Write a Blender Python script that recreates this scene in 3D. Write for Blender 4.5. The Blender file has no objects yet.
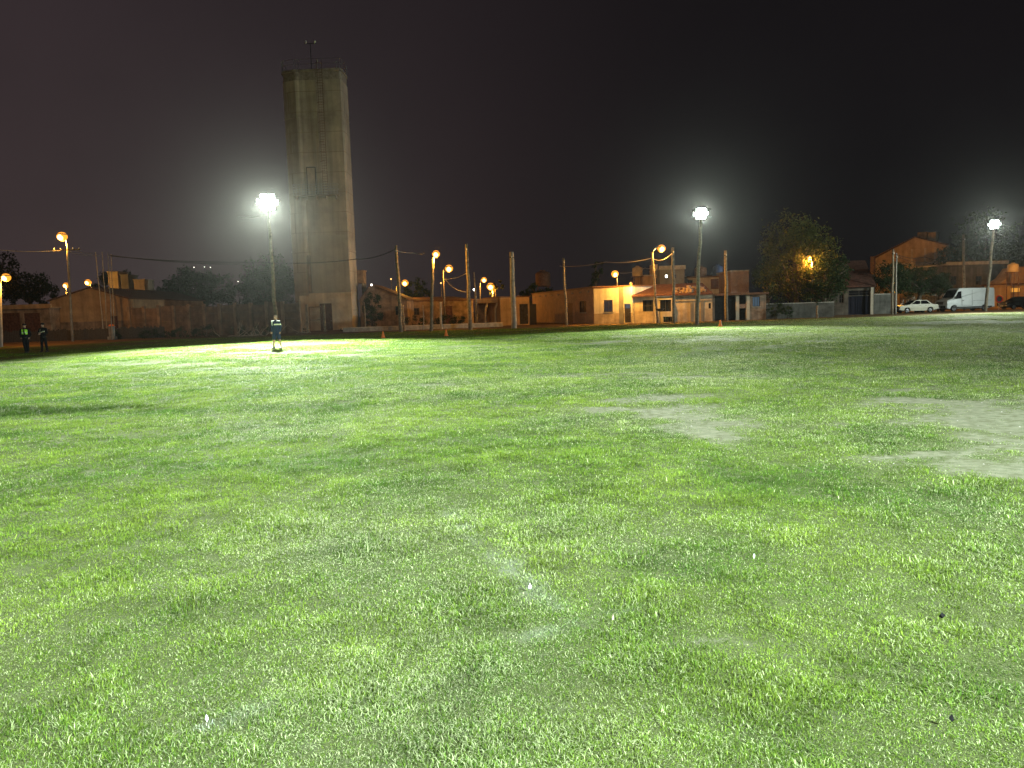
import bpy, bmesh, math, random
import numpy as np
from mathutils import Vector, Matrix
random.seed(7); RNG = np.random.default_rng(7)
D = bpy.data; SC = bpy.context.scene; COL = SC.collection
R = math.radians

# ------------------------------------------------------------------ camera
CAM_H = 1.65; F = 769.0; PITCH = math.atan(73.5/769); ROLL = R(1.8)
CM = (Matrix.Rotation(math.pi/2-PITCH, 3, 'X') @ Matrix.Rotation(-ROLL, 3, 'Z'))
cd = D.cameras.new('camera'); cam = D.objects.new('camera', cd); COL.objects.link(cam)
cam.matrix_world = Matrix.Translation((0,0,CAM_H)) @ CM.to_4x4()
cd.sensor_width = 36; cd.lens = 36*F/1024; cd.clip_end = 2000; cd.clip_start = .05
SC.camera = cam
def ray(px, py): return CM @ Vector(((px-512)/F, (384-py)/F, -1))
def at(px, py, Y):
    d = ray(px, py); return Vector((0,0,CAM_H)) + d*(Y/d.y)
def gp(px, py):
    d = ray(px, py); return Vector((0,0,CAM_H)) + d*(-CAM_H/d.z)
def gx(px, Y, z=0.0):
    k = (px-512)/F; a = CM.transposed()
    q = Vector((0, Y, z-CAM_H)); c0 = a @ q; c1 = a @ Vector((1,0,0))
    return -(c0.x + k*c0.z)/(c1.x + k*c1.z)
def zat(px, py, Y): return at(px, py, Y).z

# ------------------------------------------------------------------ materials
def M(name, col, rough=.85, var=.25, scale=2.0, bump=.15, col2=None, metal=0., brick=None, streak=0., spec=.3):
    m = D.materials.new(name); m.use_nodes = True; nt = m.node_tree; N = nt.nodes; L = nt.links
    b = N['Principled BSDF']; b.inputs['Roughness'].default_value = rough
    b.inputs['Metallic'].default_value = metal; b.inputs['Specular IOR Level'].default_value = spec
    tc = N.new('ShaderNodeTexCoord'); n = N.new('ShaderNodeTexNoise')
    n.inputs['Scale'].default_value = scale; n.inputs['Detail'].default_value = 8; n.inputs['Roughness'].default_value = .65
    L.new(tc.outputs['Object'], n.inputs['Vector'])
    mx = N.new('ShaderNodeMix'); mx.data_type = 'RGBA'
    c2 = col2 or tuple(c*(1-2*var) for c in col)
    c1 = col if col2 else tuple(min(1, c*(1+var)) for c in col)
    mr = N.new('ShaderNodeMapRange'); mr.inputs[1].default_value = .32; mr.inputs[2].default_value = .68
    L.new(n.outputs['Fac'], mr.inputs[0]); L.new(mr.outputs[0], mx.inputs['Factor'])
    mx.inputs['A'].default_value = (*c2,1); mx.inputs['B'].default_value = (*c1,1)
    out = mx.outputs['Result']; hgt = n.outputs['Fac']
    if brick:
        sx = N.new('ShaderNodeSeparateXYZ'); L.new(tc.outputs['Object'], sx.inputs[0])
        ad = N.new('ShaderNodeMath'); L.new(sx.outputs[0], ad.inputs[0]); L.new(sx.outputs[1], ad.inputs[1])
        cx = N.new('ShaderNodeCombineXYZ'); L.new(ad.outputs[0], cx.inputs[0]); L.new(sx.outputs[2], cx.inputs[1])
        bt = N.new('ShaderNodeTexBrick'); L.new(cx.outputs[0], bt.inputs['Vector'])
        bt.inputs['Scale'].default_value = 1; bt.inputs['Brick Width'].default_value = brick[0]; bt.inputs['Row Height'].default_value = brick[1]
        bt.inputs['Mortar Size'].default_value = brick[3] if len(brick)>3 else .012
        L.new(out, bt.inputs['Color1']); bt.inputs['Mortar'].default_value = (*(brick[2] if len(brick)>2 else (.3,.28,.25)),1)
        d2 = N.new('ShaderNodeMix'); d2.data_type='RGBA'; d2.blend_type='MULTIPLY'; d2.inputs['Factor'].default_value=1
        L.new(out, d2.inputs['A']); d2.inputs['B'].default_value=(*brick[4],1) if len(brick)>4 else (.72,.7,.68,1); L.new(d2.outputs['Result'], bt.inputs['Color2'])
        out = bt.outputs['Color']
    if streak:
        mp = N.new('ShaderNodeMapping'); mp.inputs['Scale'].default_value = (1.6,1.6,.09); L.new(tc.outputs['Object'], mp.inputs[0])
        n2 = N.new('ShaderNodeTexNoise'); n2.inputs['Scale'].default_value = 1.4; n2.inputs['Detail'].default_value = 6; L.new(mp.outputs[0], n2.inputs['Vector'])
        r2 = N.new('ShaderNodeMapRange'); r2.inputs[1].default_value=.42; r2.inputs[2].default_value=.7; r2.inputs[3].default_value=0; r2.inputs[4].default_value=streak
        L.new(n2.outputs['Fac'], r2.inputs[0])
        m2 = N.new('ShaderNodeMix'); m2.data_type='RGBA'; L.new(r2.outputs[0], m2.inputs['Factor']); L.new(out, m2.inputs['A'])
        m2.inputs['B'].default_value = (*(c*.3 for c in col),1); out = m2.outputs['Result']
    L.new(out, b.inputs['Base Color'])
    if bump:
        bp = N.new('ShaderNodeBump'); bp.inputs['Strength'].default_value = bump; bp.inputs['Distance'].default_value = .05
        L.new(hgt, bp.inputs['Height']); L.new(bp.outputs[0], b.inputs['Normal'])
    return m
def E(name, col, s):
    m = D.materials.new(name); m.use_nodes = True; N = m.node_tree.nodes
    b = N['Principled BSDF']; b.inputs['Base Color'].default_value = (.02,.02,.02,1); b.inputs['Specular IOR Level'].default_value=0
    b.inputs['Emission Color'].default_value = (*col,1); b.inputs['Emission Strength'].default_value = s
    m.cycles.emission_sampling = 'NONE'; return m
def leafmat(name, a, b, c=None):
    m = D.materials.new(name); m.use_nodes = True; nt = m.node_tree; N = nt.nodes; L = nt.links; N.clear()
    g = N.new('ShaderNodeNewGeometry'); cr = N.new('ShaderNodeValToRGB'); L.new(g.outputs['Random Per Island'], cr.inputs[0])
    cr.color_ramp.elements[0].color = (*a,1); cr.color_ramp.elements[1].color = (*b,1)
    if c: e = cr.color_ramp.elements.new(.85); e.color = (*b,1); cr.color_ramp.elements[-1].color = (*c,1)
    p = N.new('ShaderNodeBsdfPrincipled'); p.inputs['Roughness'].default_value=.6; p.inputs['Specular IOR Level'].default_value=.1
    t = N.new('ShaderNodeBsdfTranslucent'); mx = N.new('ShaderNodeMixShader'); mx.inputs[0].default_value=.3
    L.new(cr.outputs[0], p.inputs['Base Color']); L.new(cr.outputs[0], t.inputs[0]); L.new(p.outputs[0], mx.inputs[1]); L.new(t.outputs[0], mx.inputs[2])
    o = N.new('ShaderNodeOutputMaterial'); L.new(mx.outputs[0], o.inputs[0]); return m

mt = dict(
 wood=M('pole wood', (.30,.25,.18), .9, .35, 5, .5, streak=.5), concrete=M('concrete', (.36,.34,.30), .9, .2, 3, .3, streak=.35),
 metal=M('galvanised metal', (.35,.36,.37), .5, .15, 8, .05, metal=.7), dark=M('dark metal', (.03,.03,.032), .55, .2, 8, .05),
 rust=M('rusty metal', (.16,.085,.05), .8, .4, 9, .2), cable=M('black cable', (.015,.015,.015), .6, .1, 9, 0), litcable=M('grey cable', (.3,.29,.27), .5, .1, 9, 0),
 glass=M('dark glass', (.012,.014,.018), .08, .1, 3, 0, spec=.6), white=M('white render', (.66,.63,.56), .9, .12, 1.2, .12, streak=.35),
 beige=M('beige render', (.52,.46,.36), .9, .15, 1.2, .12, streak=.35), dado=M('brown dado paint', (.46,.38,.28), .9, .2, 1.5, .12, streak=.3),
 brick=M('red brick', (.27,.13,.075), .9, .25, 1.0, .2, brick=(.26,.085)), oldwall=M('old plastered wall', (.30,.22,.16), .95, .35, .9, .3, streak=.5),
 orange=M('ochre render', (.44,.30,.17), .9, .18, .9, .15, streak=.4), drab=M('drab render', (.10,.098,.085), .95, .3, 1.2, .2, streak=.5), grey=M('grey render', (.20,.20,.195), .9, .15, 1, .15, streak=.3),
 tile=M('roof tile', (.10,.048,.034), .85, .35, 4, .6, brick=(.3,.16,(.10,.04,.03))), door=M('brown door paint', (.13,.06,.04), .7, .3, 4, .1),
 darkdoor=M('dark shutter', (.035,.033,.035), .7, .3, 4, .1), blue=M('dark blue gate paint', (.006,.008,.022), .5, .2, 4, .1), frame=M('painted frame', (.06,.055,.05), .6, .2, 6, .05),
 paleframe=M('pale frame', (.45,.42,.36), .6, .15, 6, .05), tank=M('water tank', (.42,.34,.25), .6, .15, 2, .05), btank=M('blue water tank', (.05,.09,.22), .5, .15, 2, .05),
 bark=M('bark', (.11,.085,.06), .95, .35, 9, .6), litbark=M('pale dead branch', (.42,.35,.27), .95, .3, 9, .4), hedge=M('hedge stems', (.05,.045,.03), .95, .3, 9, .4),
 leaf=leafmat('leaf dark', (.018,.035,.014), (.045,.07,.025)), leafl=leafmat('leaf light', (.05,.065,.018), (.10,.11,.03), (.16,.13,.035)),
 cone=M('orange cone plastic', (.85,.20,.03), .5, .08, 5, 0), sodium=E('sodium lamp glow', (1,.34,.03), 1.7), sodcore=E('sodium bulb glow', (1,.55,.14), 9), sodiumdim=E('small lamp glow', (1,.5,.14), 3),
 led=E('floodlight glow', (.86,1,.93), 14), bulb=E('white bulb glow', (1,.92,.8), 8), winw=E('lit window cold', (.45,.72,1), .11), winc=E('lit glass strip', (.55,.85,.85), .10), wino=E('lit window orange', (1,.42,.06), .75),
 winbl=E('dim lit pane', (.4,.6,1), .03), vanw=M('white van paint', (.62,.66,.66), .35, .05, 2, 0, spec=.5), carw=M('cream car paint', (.36,.35,.25), .4, .08, 2, 0, spec=.5), carb=M('black car paint', (.01,.011,.013), .25, .05, 2, 0, spec=.5),
 tyre=M('tyre rubber', (.018,.018,.018), .85, .1, 9, .05), chrome=M('chrome', (.5,.5,.5), .25, .1, 3, 0, metal=1), lens=M('headlight lens', (.5,.52,.52), .15, .1, 9, 0, spec=.6),
 redlens=M('red lens', (.45,.02,.015), .25, .1, 9, 0), plate=M('number plate', (.5,.5,.5), .5, .05, 9, 0), signw=M('sign white', (.75,.75,.72), .5, .04, 5, 0), signr=M('sign red', (.65,.02,.02), .4, .05, 5, 0),
 skin=M('skin', (.42,.25,.17), .6, .08, 20, 0), navy=M('navy cloth', (.010,.026,.058), .85, .25, 14, .2), black=M('black cloth', (.005,.0055,.007), .85, .25, 14, .2),
 yoke=M('white cloth', (.78,.80,.74), .7, .08, 14, .1), hivis=M('hi vis yellow green', (.42,.88,.06), .55, .08, 14, .1), band=M('reflective band', (.72,.76,.45), .4, .08, 14, 0), hair=M('light hair', (.42,.36,.26), .8, .25, 30, .3), dhair=M('dark hair', (.02,.015,.01), .8, .25, 30, .3),
 shoe=M('black shoe', (.012,.012,.012), .5, .15, 9, .05), eye=M('eye', (.02,.015,.012), .2, .05, 9, 0), lip=M('lips', (.36,.14,.11), .5, .05, 9, 0),
 paper=M('paper', (.8,.85,.84), .8, .05, 30, .1), blackplastic=M('black plastic', (.012,.012,.012), .95, .1, 9, .1, spec=0), panel=M('concrete panel', (.20,.135,.095), .95, .3, 1.2, .3, streak=.45),
)

# ------------------------------------------------------------------ mesh builder
class MB:
    def __init__(s): s.b = bmesh.new()
    def box(s, c, d, rz=0, top=None, bev=0):
        x,y,z = (v/2 for v in d); t = top or (1,1)
        vs = [(-x,-y,-z),(x,-y,-z),(x,y,-z),(-x,y,-z),(-x*t[0],-y*t[1],z),(x*t[0],-y*t[1],z),(x*t[0],y*t[1],z),(-x*t[0],y*t[1],z)]
        m = Matrix.Translation(c) @ Matrix.Rotation(rz,4,'Z')
        v = [s.b.verts.new(m @ Vector(p)) for p in vs]
        fs = [s.b.faces.new([v[i] for i in f]) for f in ((3,2,1,0),(4,5,6,7),(0,1,5,4),(1,2,6,5),(2,3,7,6),(3,0,4,7))]
        if bev: bmesh.ops.bevel(s.b, geom=list({e for f in fs for e in f.edges}), offset=bev, segments=2, affect='EDGES', profile=.5, clamp_overlap=True)
        return s
    def b0(s, x0,x1,y0,y1,z0,z1, **k): return s.box(((x0+x1)/2,(y0+y1)/2,(z0+z1)/2),(x1-x0,y1-y0,z1-z0),**k)
    def tube(s, pts, rs, seg=8, cap=True):
        pts = [Vector(p) for p in pts]; rs = rs if hasattr(rs,'__len__') else [rs]*len(pts); prev = None; up = None
        for i,p in enumerate(pts):
            d = (pts[min(i+1,len(pts)-1)]-pts[max(i-1,0)]).normalized()
            if up is None: up = d.orthogonal().normalized()
            up = (up - d*up.dot(d)).normalized(); w = d.cross(up)
            ring = [s.b.verts.new(p + (up*math.cos(a)+w*math.sin(a))*rs[i]) for a in (2*math.pi*k/seg for k in range(seg))]
            if prev:
                for k in range(seg): s.b.faces.new((prev[k],prev[(k+1)%seg],ring[(k+1)%seg],ring[k]))
            elif cap: s.b.faces.new(ring[::-1])
            prev = ring
        if cap: s.b.faces.new(prev)
        return s
    def loft(s, rings, seg=14):
        """rings: (center, rx, ry) horizontal ellipses stacked"""
        prev = None
        for c,rx,ry in rings:
            ring = [s.b.verts.new((c[0]+rx*math.cos(a), c[1]+ry*math.sin(a), c[2])) for a in (2*math.pi*k/seg for k in range(seg))]
            if prev:
                for k in range(seg): s.b.faces.new((prev[k],prev[(k+1)%seg],ring[(k+1)%seg],ring[k]))
            else: s.b.faces.new(ring[::-1])
            prev = ring
        s.b.faces.new(prev); return s
    def lathe(s, prof, c=(0,0,0), axis='Z', seg=16):
        prev = None
        for r,h in prof:
            ring = []
            for k in range(seg):
                a = 2*math.pi*k/seg; p = Vector((r*math.cos(a), r*math.sin(a), h))
                if axis=='Y': p = Vector((p.x, p.z, p.y))
                if axis=='X': p = Vector((p.z, p.x, p.y))
                ring.append(s.b.verts.new(p+Vector(c)))
            if prev:
                for k in range(seg): s.b.faces.new((prev[k],prev[(k+1)%seg],ring[(k+1)%seg],ring[k]))
            else: s.b.faces.new(ring[::-1])
            prev = ring
        s.b.faces.new(prev); return s
    def ball(s, c, r, seg=12):
        r = r if hasattr(r,'__len__') else (r,r,r)
        bmesh.ops.create_uvsphere(s.b, u_segments=seg, v_segments=max(6,seg//2+2), radius=1, matrix=Matrix.Translation(c) @ Matrix.Diagonal((*r,1))); return s
    def cap(s, p0, r0, p1, r1, seg=10):
        p0,p1 = Vector(p0),Vector(p1); d = (p1-p0).normalized(); pts=[];rs=[]
        for a in (-80,-55,-25,0): pts.append(p0+d*r0*math.sin(R(a))); rs.append(r0*math.cos(R(a)))
        for a in (0,25,55,80): pts.append(p1+d*r1*math.sin(R(a))); rs.append(r1*math.cos(R(a)))
        return s.tube(pts, rs, seg)
    def prism(s, poly, y0, y1):
        """side outline in XZ, extruded along Y"""
        a = [s.b.verts.new((x,y0,z)) for x,z in poly]; b = [s.b.verts.new((x,y1,z)) for x,z in poly]; n=len(poly)
        s.b.faces.new(a); s.b.faces.new(b[::-1])
        for i in range(n): s.b.faces.new((a[(i+1)%n],a[i],b[i],b[(i+1)%n]))
        return s
    def poly(s, pts): s.b.faces.new([s.b.verts.new(p) for p in pts]); return s
    def bevel(s, o, seg=2):
        bmesh.ops.bevel(s.b, geom=[e for e in s.b.edges if len(e.link_faces)==2 and e.calc_face_angle(0)>.5], offset=o, segments=seg, affect='EDGES', profile=.5, clamp_overlap=True); return s
    def mesh(s, name):
        bmesh.ops.recalc_face_normals(s.b, faces=s.b.faces); me = D.meshes.new(name); s.b.to_mesh(me); s.b.free(); return me
    def build(s, name, m, parent=None, smooth=False, loc=None):
        return link(s.mesh(name), name, m, parent, smooth, loc)
def link(me, name, m, parent=None, smooth=False, loc=None):
    if m is not None:
        for x in (m if isinstance(m, list) else [m]): me.materials.append(x)
    if smooth: me.shade_smooth()
    o = D.objects.new(name, me); COL.objects.link(o)
    if parent: o.parent = parent
    if loc is not None: o.location = loc
    return o
def tag(o, label=None, cat=None, group=None, kind=None):
    for k,v in (('label',label),('category',cat),('group',group),('kind',kind)):
        if v: o[k] = v
    return o
def thing(name, label, cat, loc=(0,0,0), rz=0, group=None):
    o = D.objects.new(name, None); COL.objects.link(o); o.location = loc; o.rotation_euler = (0,0,rz); o.empty_display_size=.3
    return tag(o, label, cat, group)
def copy_tree(o, parent=None):
    c = o.copy(); COL.objects.link(c)
    if parent: c.parent = parent
    for ch in list(o.children): copy_tree(ch, c)
    return c
def light(parent, loc, power, col, size=.15, spot=None, aim=None, name='lamp_light'):
    l = D.lights.new(name, 'SPOT' if spot else 'POINT'); l.energy = power; l.color = col; l.shadow_soft_size = size
    o = D.objects.new(name, l); COL.objects.link(o); o.location = loc
    if parent: o.parent = parent
    if spot:
        l.spot_size = R(spot); l.spot_blend = 1.0
        o.rotation_euler = Vector(aim).to_track_quat('-Z','Y').to_euler()
    return o
def remesh(mb, name, voxel, smooth_it=6):
    me = mb.mesh(name+'_tmp'); o = D.objects.new('tmp', me); COL.objects.link(o)
    r = o.modifiers.new('r','REMESH'); r.mode='VOXEL'; r.voxel_size=voxel
    sm = o.modifiers.new('s','SMOOTH'); sm.iterations = smooth_it; sm.factor=.5
    dg = bpy.context.evaluated_depsgraph_get(); dg.update()
    n = D.meshes.new_from_object(o.evaluated_get(dg)); n.name = name; D.objects.remove(o); D.meshes.remove(me)
    n.materials.clear(); n.shade_smooth(); return n

# ------------------------------------------------------------------ noise for terrain
_T = np.random.default_rng(3).random((256,256))
def vn(x, y, s):
    x = np.asarray(x)/s+100.3; y = np.asarray(y)/s+57.7; xi=np.floor(x).astype(int); yi=np.floor(y).astype(int)
    fx=x-xi; fy=y-yi; fx=fx*fx*(3-2*fx); fy=fy*fy*(3-2*fy); g=lambda a,b:_T[a%256,b%256]
    return (g(xi,yi)*(1-fx)+g(xi+1,yi)*fx)*(1-fy)+(g(xi,yi+1)*(1-fx)+g(xi+1,yi+1)*fx)*fy
def fbm(x, y, s, o=4): return sum(vn(x,y,s/2**i)*.5**i for i in range(o))/(2-.5**(o-1))
def terr(x, y):
    e = np.clip((76-y)/8,0,1)*np.clip((y+40)/10,0,1)
    h = (fbm(x,y,7,3)-.5)*.16 + (vn(x+31,y,1.3)-.5)*.03 + (vn(x+3,y+8,.38)-.5)*.034*np.exp(-y/14)
    c = gp(30,410); h = h - .03*np.exp(-(((x-c.x)/3.0)**2+((y-c.y)/.9)**2)) + .01*np.exp(-(((x-c.x)/3.4)**2+((y-c.y+1.6)/.8)**2))
    return h*e*np.clip((np.hypot(x,y)-1.0)/3,0.15,1)
def edge_y(x): return 71.5 + .02*x + (vn(x,0*x,5)-.5)*2.2 - np.clip((-20-x)/20,0,1)*9
PATCH = [(645,400,1.7,.55,.8),(600,408,.9,.3,.7),(716,428,.5,1.0,.75),(692,412,.8,.3,.7),(930,401,1.2,.8,.8),(985,408,1.0,.6,.9),(965,424,1.3,.35,.6),(925,456,.6,.2,.7),(965,456,.8,.26,.9),(1005,466,.7,.45,1.1),(1040,440,1.0,1.0,1.0),(1090,420,1.6,1.8,1.1),
         (615,374,2.6,.8,.5),(700,376,2.2,.7,.5),(445,386,1.0,.5,.45),(540,409,1.3,.3,.4),(920,388,1.6,.7,.35),(830,425,.8,.3,.35),(480,530,.14,.4,.25),(690,650,.4,.2,.2)]
PATCH[10:10]=[(950,402,1.5,.5,1.0),(1000,415,1.2,1.2,1.0),(955,456,.8,.28,.9),(1000,440,.7,.7,.6)]
PATCH+=[(650,408,1.3,.5,.9),(735,418,.5,1.1,.8)]
_PG = [(gp(a,b),c,d,e) for a,b,c,d,e in PATCH]
def bare(x, y):
    m = np.zeros_like(x)
    wx = x+(fbm(x,y,1.3,5)-.5)*1.9; wy = y+(fbm(x+40,y+9,1.3,5)-.5)*1.7
    for p,a,b,s in _PG: m = np.maximum(m, s*np.exp(-(((wx-p.x)/a)**2+((wy-p.y)/b)**2)**1.5))
    return np.clip((m-.14+ (fbm(x+9,y+2,.45,4)-.5)*1.0*(m>.05))*1.15,0,1)
LINES = [((452,512),(545,592),.08,.085),((545,592),(572,615),.05,.13),((430,672),(470,668),.05,.06),((198,724),(220,718),.025,.22),((235,710),(265,701),.05,.06),((500,640),(640,600),.05,.07)]
_LG = [(gp(*a),gp(*b),w,s) for a,b,w,s in LINES]
def chalk(x, y):
    m = np.zeros_like(x)
    for a,b,w,s in _LG:
        dx,dy=b.x-a.x,b.y-a.y; t=np.clip(((x-a.x)*dx+(y-a.y)*dy)/(dx*dx+dy*dy),0,1)
        d=np.hypot(x-a.x-t*dx,y-a.y-t*dy); m=np.maximum(m,s*np.exp(-(d/w)**2))
    return m*np.clip(fbm(x,y,.16,3)*5-1.9,0,1.5)
def dry(x, y): return np.clip(fbm(x,y,2.6,4)*1.5-.62 + .035*(x+1)+ .26*np.exp(-((y-2.5)/3.2)**2),0,1)
# lamp powers: three far floodlights, right and left behind the photographer, the added one beyond the right edge
FP=(980000,135000,105000,148000,58000,60000)
SOD=2.05
SKY=((.050,.035,.036),(.0045,.004,.005),(.034,.024,.027),(.006,.005,.006))
HAZE=.000018
EXPO=0.0
# ------------------------------------------------------------------ ground and grass
def axis(lo, hi, f0, f1, fine, coarse):
    a = list(np.arange(f0, f1+.01, fine)); v=f0; st=fine
    while v>lo: st=min(st*1.35,coarse); v-=st; a.insert(0,v)
    v=f1; st=fine
    while v<hi: st=min(st*1.35,coarse); v+=st; a.append(v)
    return np.array(a)
xs = axis(-600,600,-15,15,.13,40); ys = axis(-300,900,1,20,.13,40)
X,Y = np.meshgrid(xs,ys); X=X.ravel();Y=Y.ravel(); nx,ny=len(xs),len(ys)
gv = np.stack([X,Y,terr(X,Y)],1)
ii,jj = np.meshgrid(np.arange(nx-1),np.arange(ny-1)); q=(jj*nx+ii).ravel()
def fastmesh(name, verts, quads=None, tris=None, cols=None):
    me = D.meshes.new(name); me.vertices.add(len(verts)); me.vertices.foreach_set('co', verts.astype(np.float32).ravel())
    parts=[];starts=[];o=0
    for arr in (quads,tris):
        if arr is not None:
            parts.append(arr.ravel()); k=arr.shape[1]; starts.append(o+np.arange(len(arr))*k); o+=arr.size
    li=np.concatenate(parts).astype(np.int32); ls=np.concatenate(starts).astype(np.int32)
    me.loops.add(len(li)); me.loops.foreach_set('vertex_index',li); me.polygons.add(len(ls)); me.polygons.foreach_set('loop_start',ls)
    if cols is not None:
        a=me.attributes.new('col','FLOAT_COLOR','POINT'); a.data.foreach_set('color', cols.astype(np.float32).ravel())
    me.update(calc_edges=True); return me
bar = bare(X,Y); offp = np.clip((Y-edge_y(X))/.8+.5,0,1); ck = chalk(X,Y)
gm = fastmesh('ground', gv, np.stack([q,q+1,q+nx+1,q+nx],1), None, np.stack([np.maximum(bar,0),offp,ck,np.ones_like(X)],1))
gmat = D.materials.new('pitch soil'); gmat.use_nodes=True; nt=gmat.node_tree; N=nt.nodes; L=nt.links; B=N['Principled BSDF']; B.inputs['Roughness'].default_value=.95; B.inputs['Specular IOR Level'].default_value=.03
at_=N.new('ShaderNodeAttribute'); at_.attribute_name='col'; sp=N.new('ShaderNodeSeparateColor'); L.new(at_.outputs['Color'],sp.inputs[0])
tc=N.new('ShaderNodeTexCoord')
def nz(s,d=6,r=.6):
    n=N.new('ShaderNodeTexNoise'); n.inputs['Scale'].default_value=s; n.inputs['Detail'].default_value=d; n.inputs['Roughness'].default_value=r; L.new(tc.outputs['Object'],n.inputs['Vector']); return n
def mixc(f,a,b):
    m=N.new('ShaderNodeMix'); m.data_type='RGBA'
    for k,v in (('Factor',f),('A',a),('B',b)):
        if hasattr(v,'is_linked') or hasattr(v,'links'): L.new(v,m.inputs[k])
        else: m.inputs[k].default_value = v if k=='Factor' else (*v,1)
    return m.outputs['Result']
def rng(v,a,b,c=0,d=1):
    m=N.new('ShaderNodeMapRange'); L.new(v,m.inputs[0])
    for i,x in enumerate((a,b,c,d)): m.inputs[i+1].default_value=x
    return m.outputs[0]
n1,n2,n3=nz(9),nz(130,8,.75),nz(.7)
thatch=mixc(rng(n2.outputs['Fac'],.35,.65),(.022,.032,.009),(.13,.15,.058))
thatch=mixc(rng(n1.outputs['Fac'],.4,.75,0,.5),thatch,(.04,.055,.02))
dirt=mixc(rng(n1.outputs['Fac'],.35,.65),(.10,.105,.06),(.175,.175,.12))
dirt=mixc(rng(n2.outputs['Fac'],.52,.7),dirt,(.06,.06,.03))
red=mixc(rng(n3.outputs['Fac'],.35,.65),(.11,.062,.035),(.22,.14,.085))
red=mixc(rng(n1.outputs['Fac'],.5,.75),red,(.10,.085,.04))
ad=N.new('ShaderNodeMath'); L.new(sp.outputs[0],ad.inputs[0]); L.new(rng(n1.outputs['Fac'],.25,.75,-.4,.4),ad.inputs[1])
c=mixc(rng(ad.outputs[0],.1,.75),thatch,dirt)
c=mixc(sp.outputs[2],c,(.75,.78,.75)); c=mixc(sp.outputs[1],c,red)
L.new(c,B.inputs['Base Color'])
bp=N.new('ShaderNodeBump'); bp.inputs['Strength'].default_value=.8; bp.inputs['Distance'].default_value=.03; L.new(n2.outputs['Fac'],bp.inputs['Height']); L.new(bp.outputs[0],B.inputs['Normal'])
g=link(gm,'ground',gmat); gm.shade_smooth(); tag(g,kind='structure')

NC = 245000; PER = 13
u = RNG.random(NC)**1.18; dmin,dmax=1.7,92.
d = (math.sqrt(dmin)+u*(math.sqrt(dmax)-math.sqrt(dmin)))**2
th = R(43)*(2*RNG.random(NC)-1); cx=d*np.tan(th)*.92; cy=d.copy()
keep = (cy < edge_y(cx)+RNG.normal(0,.5,NC))
cx,cy,d=cx[keep],cy[keep],d[keep]
bb=bare(cx,cy); keep = RNG.random(len(cx)) > np.minimum(bb*1.12-.02,.94)
sparse=fbm(cx+77,cy,.8,3); keep &= RNG.random(len(cx)) > np.clip((.36-sparse)*3,0,.3)
cx,cy,d,bb=cx[keep],cy[keep],d[keep],bb[keep]; n=len(cx)
lod = np.sqrt((np.maximum(d,2.5)/3.0)**1.5)           # spacing factor
crad=.037*lod; 
dr=dry(cx,cy); tall = np.clip(fbm(cx+13,cy+5,.3,3)*1.7-.1,.62,1.3)*np.clip(1-.75*bb,.2,1)
c0=gp(25,411); shade_band=np.exp(-(((cx-c0.x)/3.0)**2+((cy-c0.y+(fbm(cx,cy,1.2,3)-.5)*1.5)/.8)**2)); tall=tall*(1+.7*shade_band)  # mask of the painted shadow band at left; blades there also taller
tot=n*PER; r_=lambda a:np.repeat(a,PER)
ang=RNG.random(tot)*2*np.pi; rr=np.sqrt(RNG.random(tot))*r_(crad)
bx=r_(cx)+rr*np.cos(ang); by=r_(cy)+rr*np.sin(ang); bz=terr(bx,by)-.004
D_=r_(d); lo=r_(lod)
sdv=(RNG.random(tot)<np.clip(.05+.62*r_(dr),0,.8))*(.35+.65*RNG.random(tot))
hl=(.013+.024*RNG.random(tot)**1.3)*r_(tall)*np.minimum(lo**.40,1.8)
hl=hl*(1+.25*sdv)
wd=(.0013+.0012*RNG.random(tot))*lo
lean=np.clip(sdv*.6+RNG.normal(1.0,.45,tot),.05,1.45); la=ang+RNG.normal(0,1.5,tot)
dx,dy=np.cos(la),np.sin(la); px_,py_=-dy,dx; tw=RNG.normal(0,.7,tot); wx_=px_*np.cos(tw)+dx*np.sin(tw)*.5; wy_=py_*np.cos(tw)+dy*np.sin(tw)*.5
l1=lean*.55; mx=np.sin(l1)*hl*.55; mz=np.cos(l1)*hl*.55; l2=np.minimum(lean*1.35,1.7); tx=mx+np.sin(l2)*hl*.5; tz=mz+np.cos(l2)*hl*.5
V=np.empty((tot,5,3),np.float32)
V[:,0]=np.stack([bx-wx_*wd,by-wy_*wd,bz],1); V[:,1]=np.stack([bx+wx_*wd,by+wy_*wd,bz],1)
V[:,2]=np.stack([bx+dx*mx+wx_*wd*.8,by+dy*mx+wy_*wd*.8,bz+mz],1); V[:,3]=np.stack([bx+dx*mx-wx_*wd*.8,by+dy*mx-wy_*wd*.8,bz+mz],1)
V[:,4]=np.stack([bx+dx*tx,by+dy*tx,bz+tz],1)
k=np.arange(tot)[:,None]*5
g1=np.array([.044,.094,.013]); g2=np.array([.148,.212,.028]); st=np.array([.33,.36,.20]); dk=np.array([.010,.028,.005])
mixv=np.clip(r_(fbm(cx+5,cy+3,1.1,4))*1.6-.35+RNG.normal(0,.22,tot),0,1)[:,None]
colr=g1*(1-mixv)+g2*mixv
sd=sdv; _=(RNG.random(tot)<np.clip(.07+.55*r_(dr),0,.75))*(.35+.65*RNG.random(tot)); colr=colr*(1-sd[:,None])+st*sd[:,None]
shade_mix=np.clip(r_(shade_band)*1.05,0,.8)[:,None]; colr=colr*(1-shade_mix)+dk*shade_mix  # long low shadow painted into the blade colour
cw=np.clip(r_(chalk(cx,cy))*RNG.random(tot)*1.8,0,.95)[:,None]; colr=colr*(1-cw)+np.array([.8,.83,.8])*cw
colr*=r_(np.clip(RNG.normal(1,.14,n)+(fbm(cx+31,cy+17,.22,2)-.5)*.7,.55,1.5))[:,None]
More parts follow.
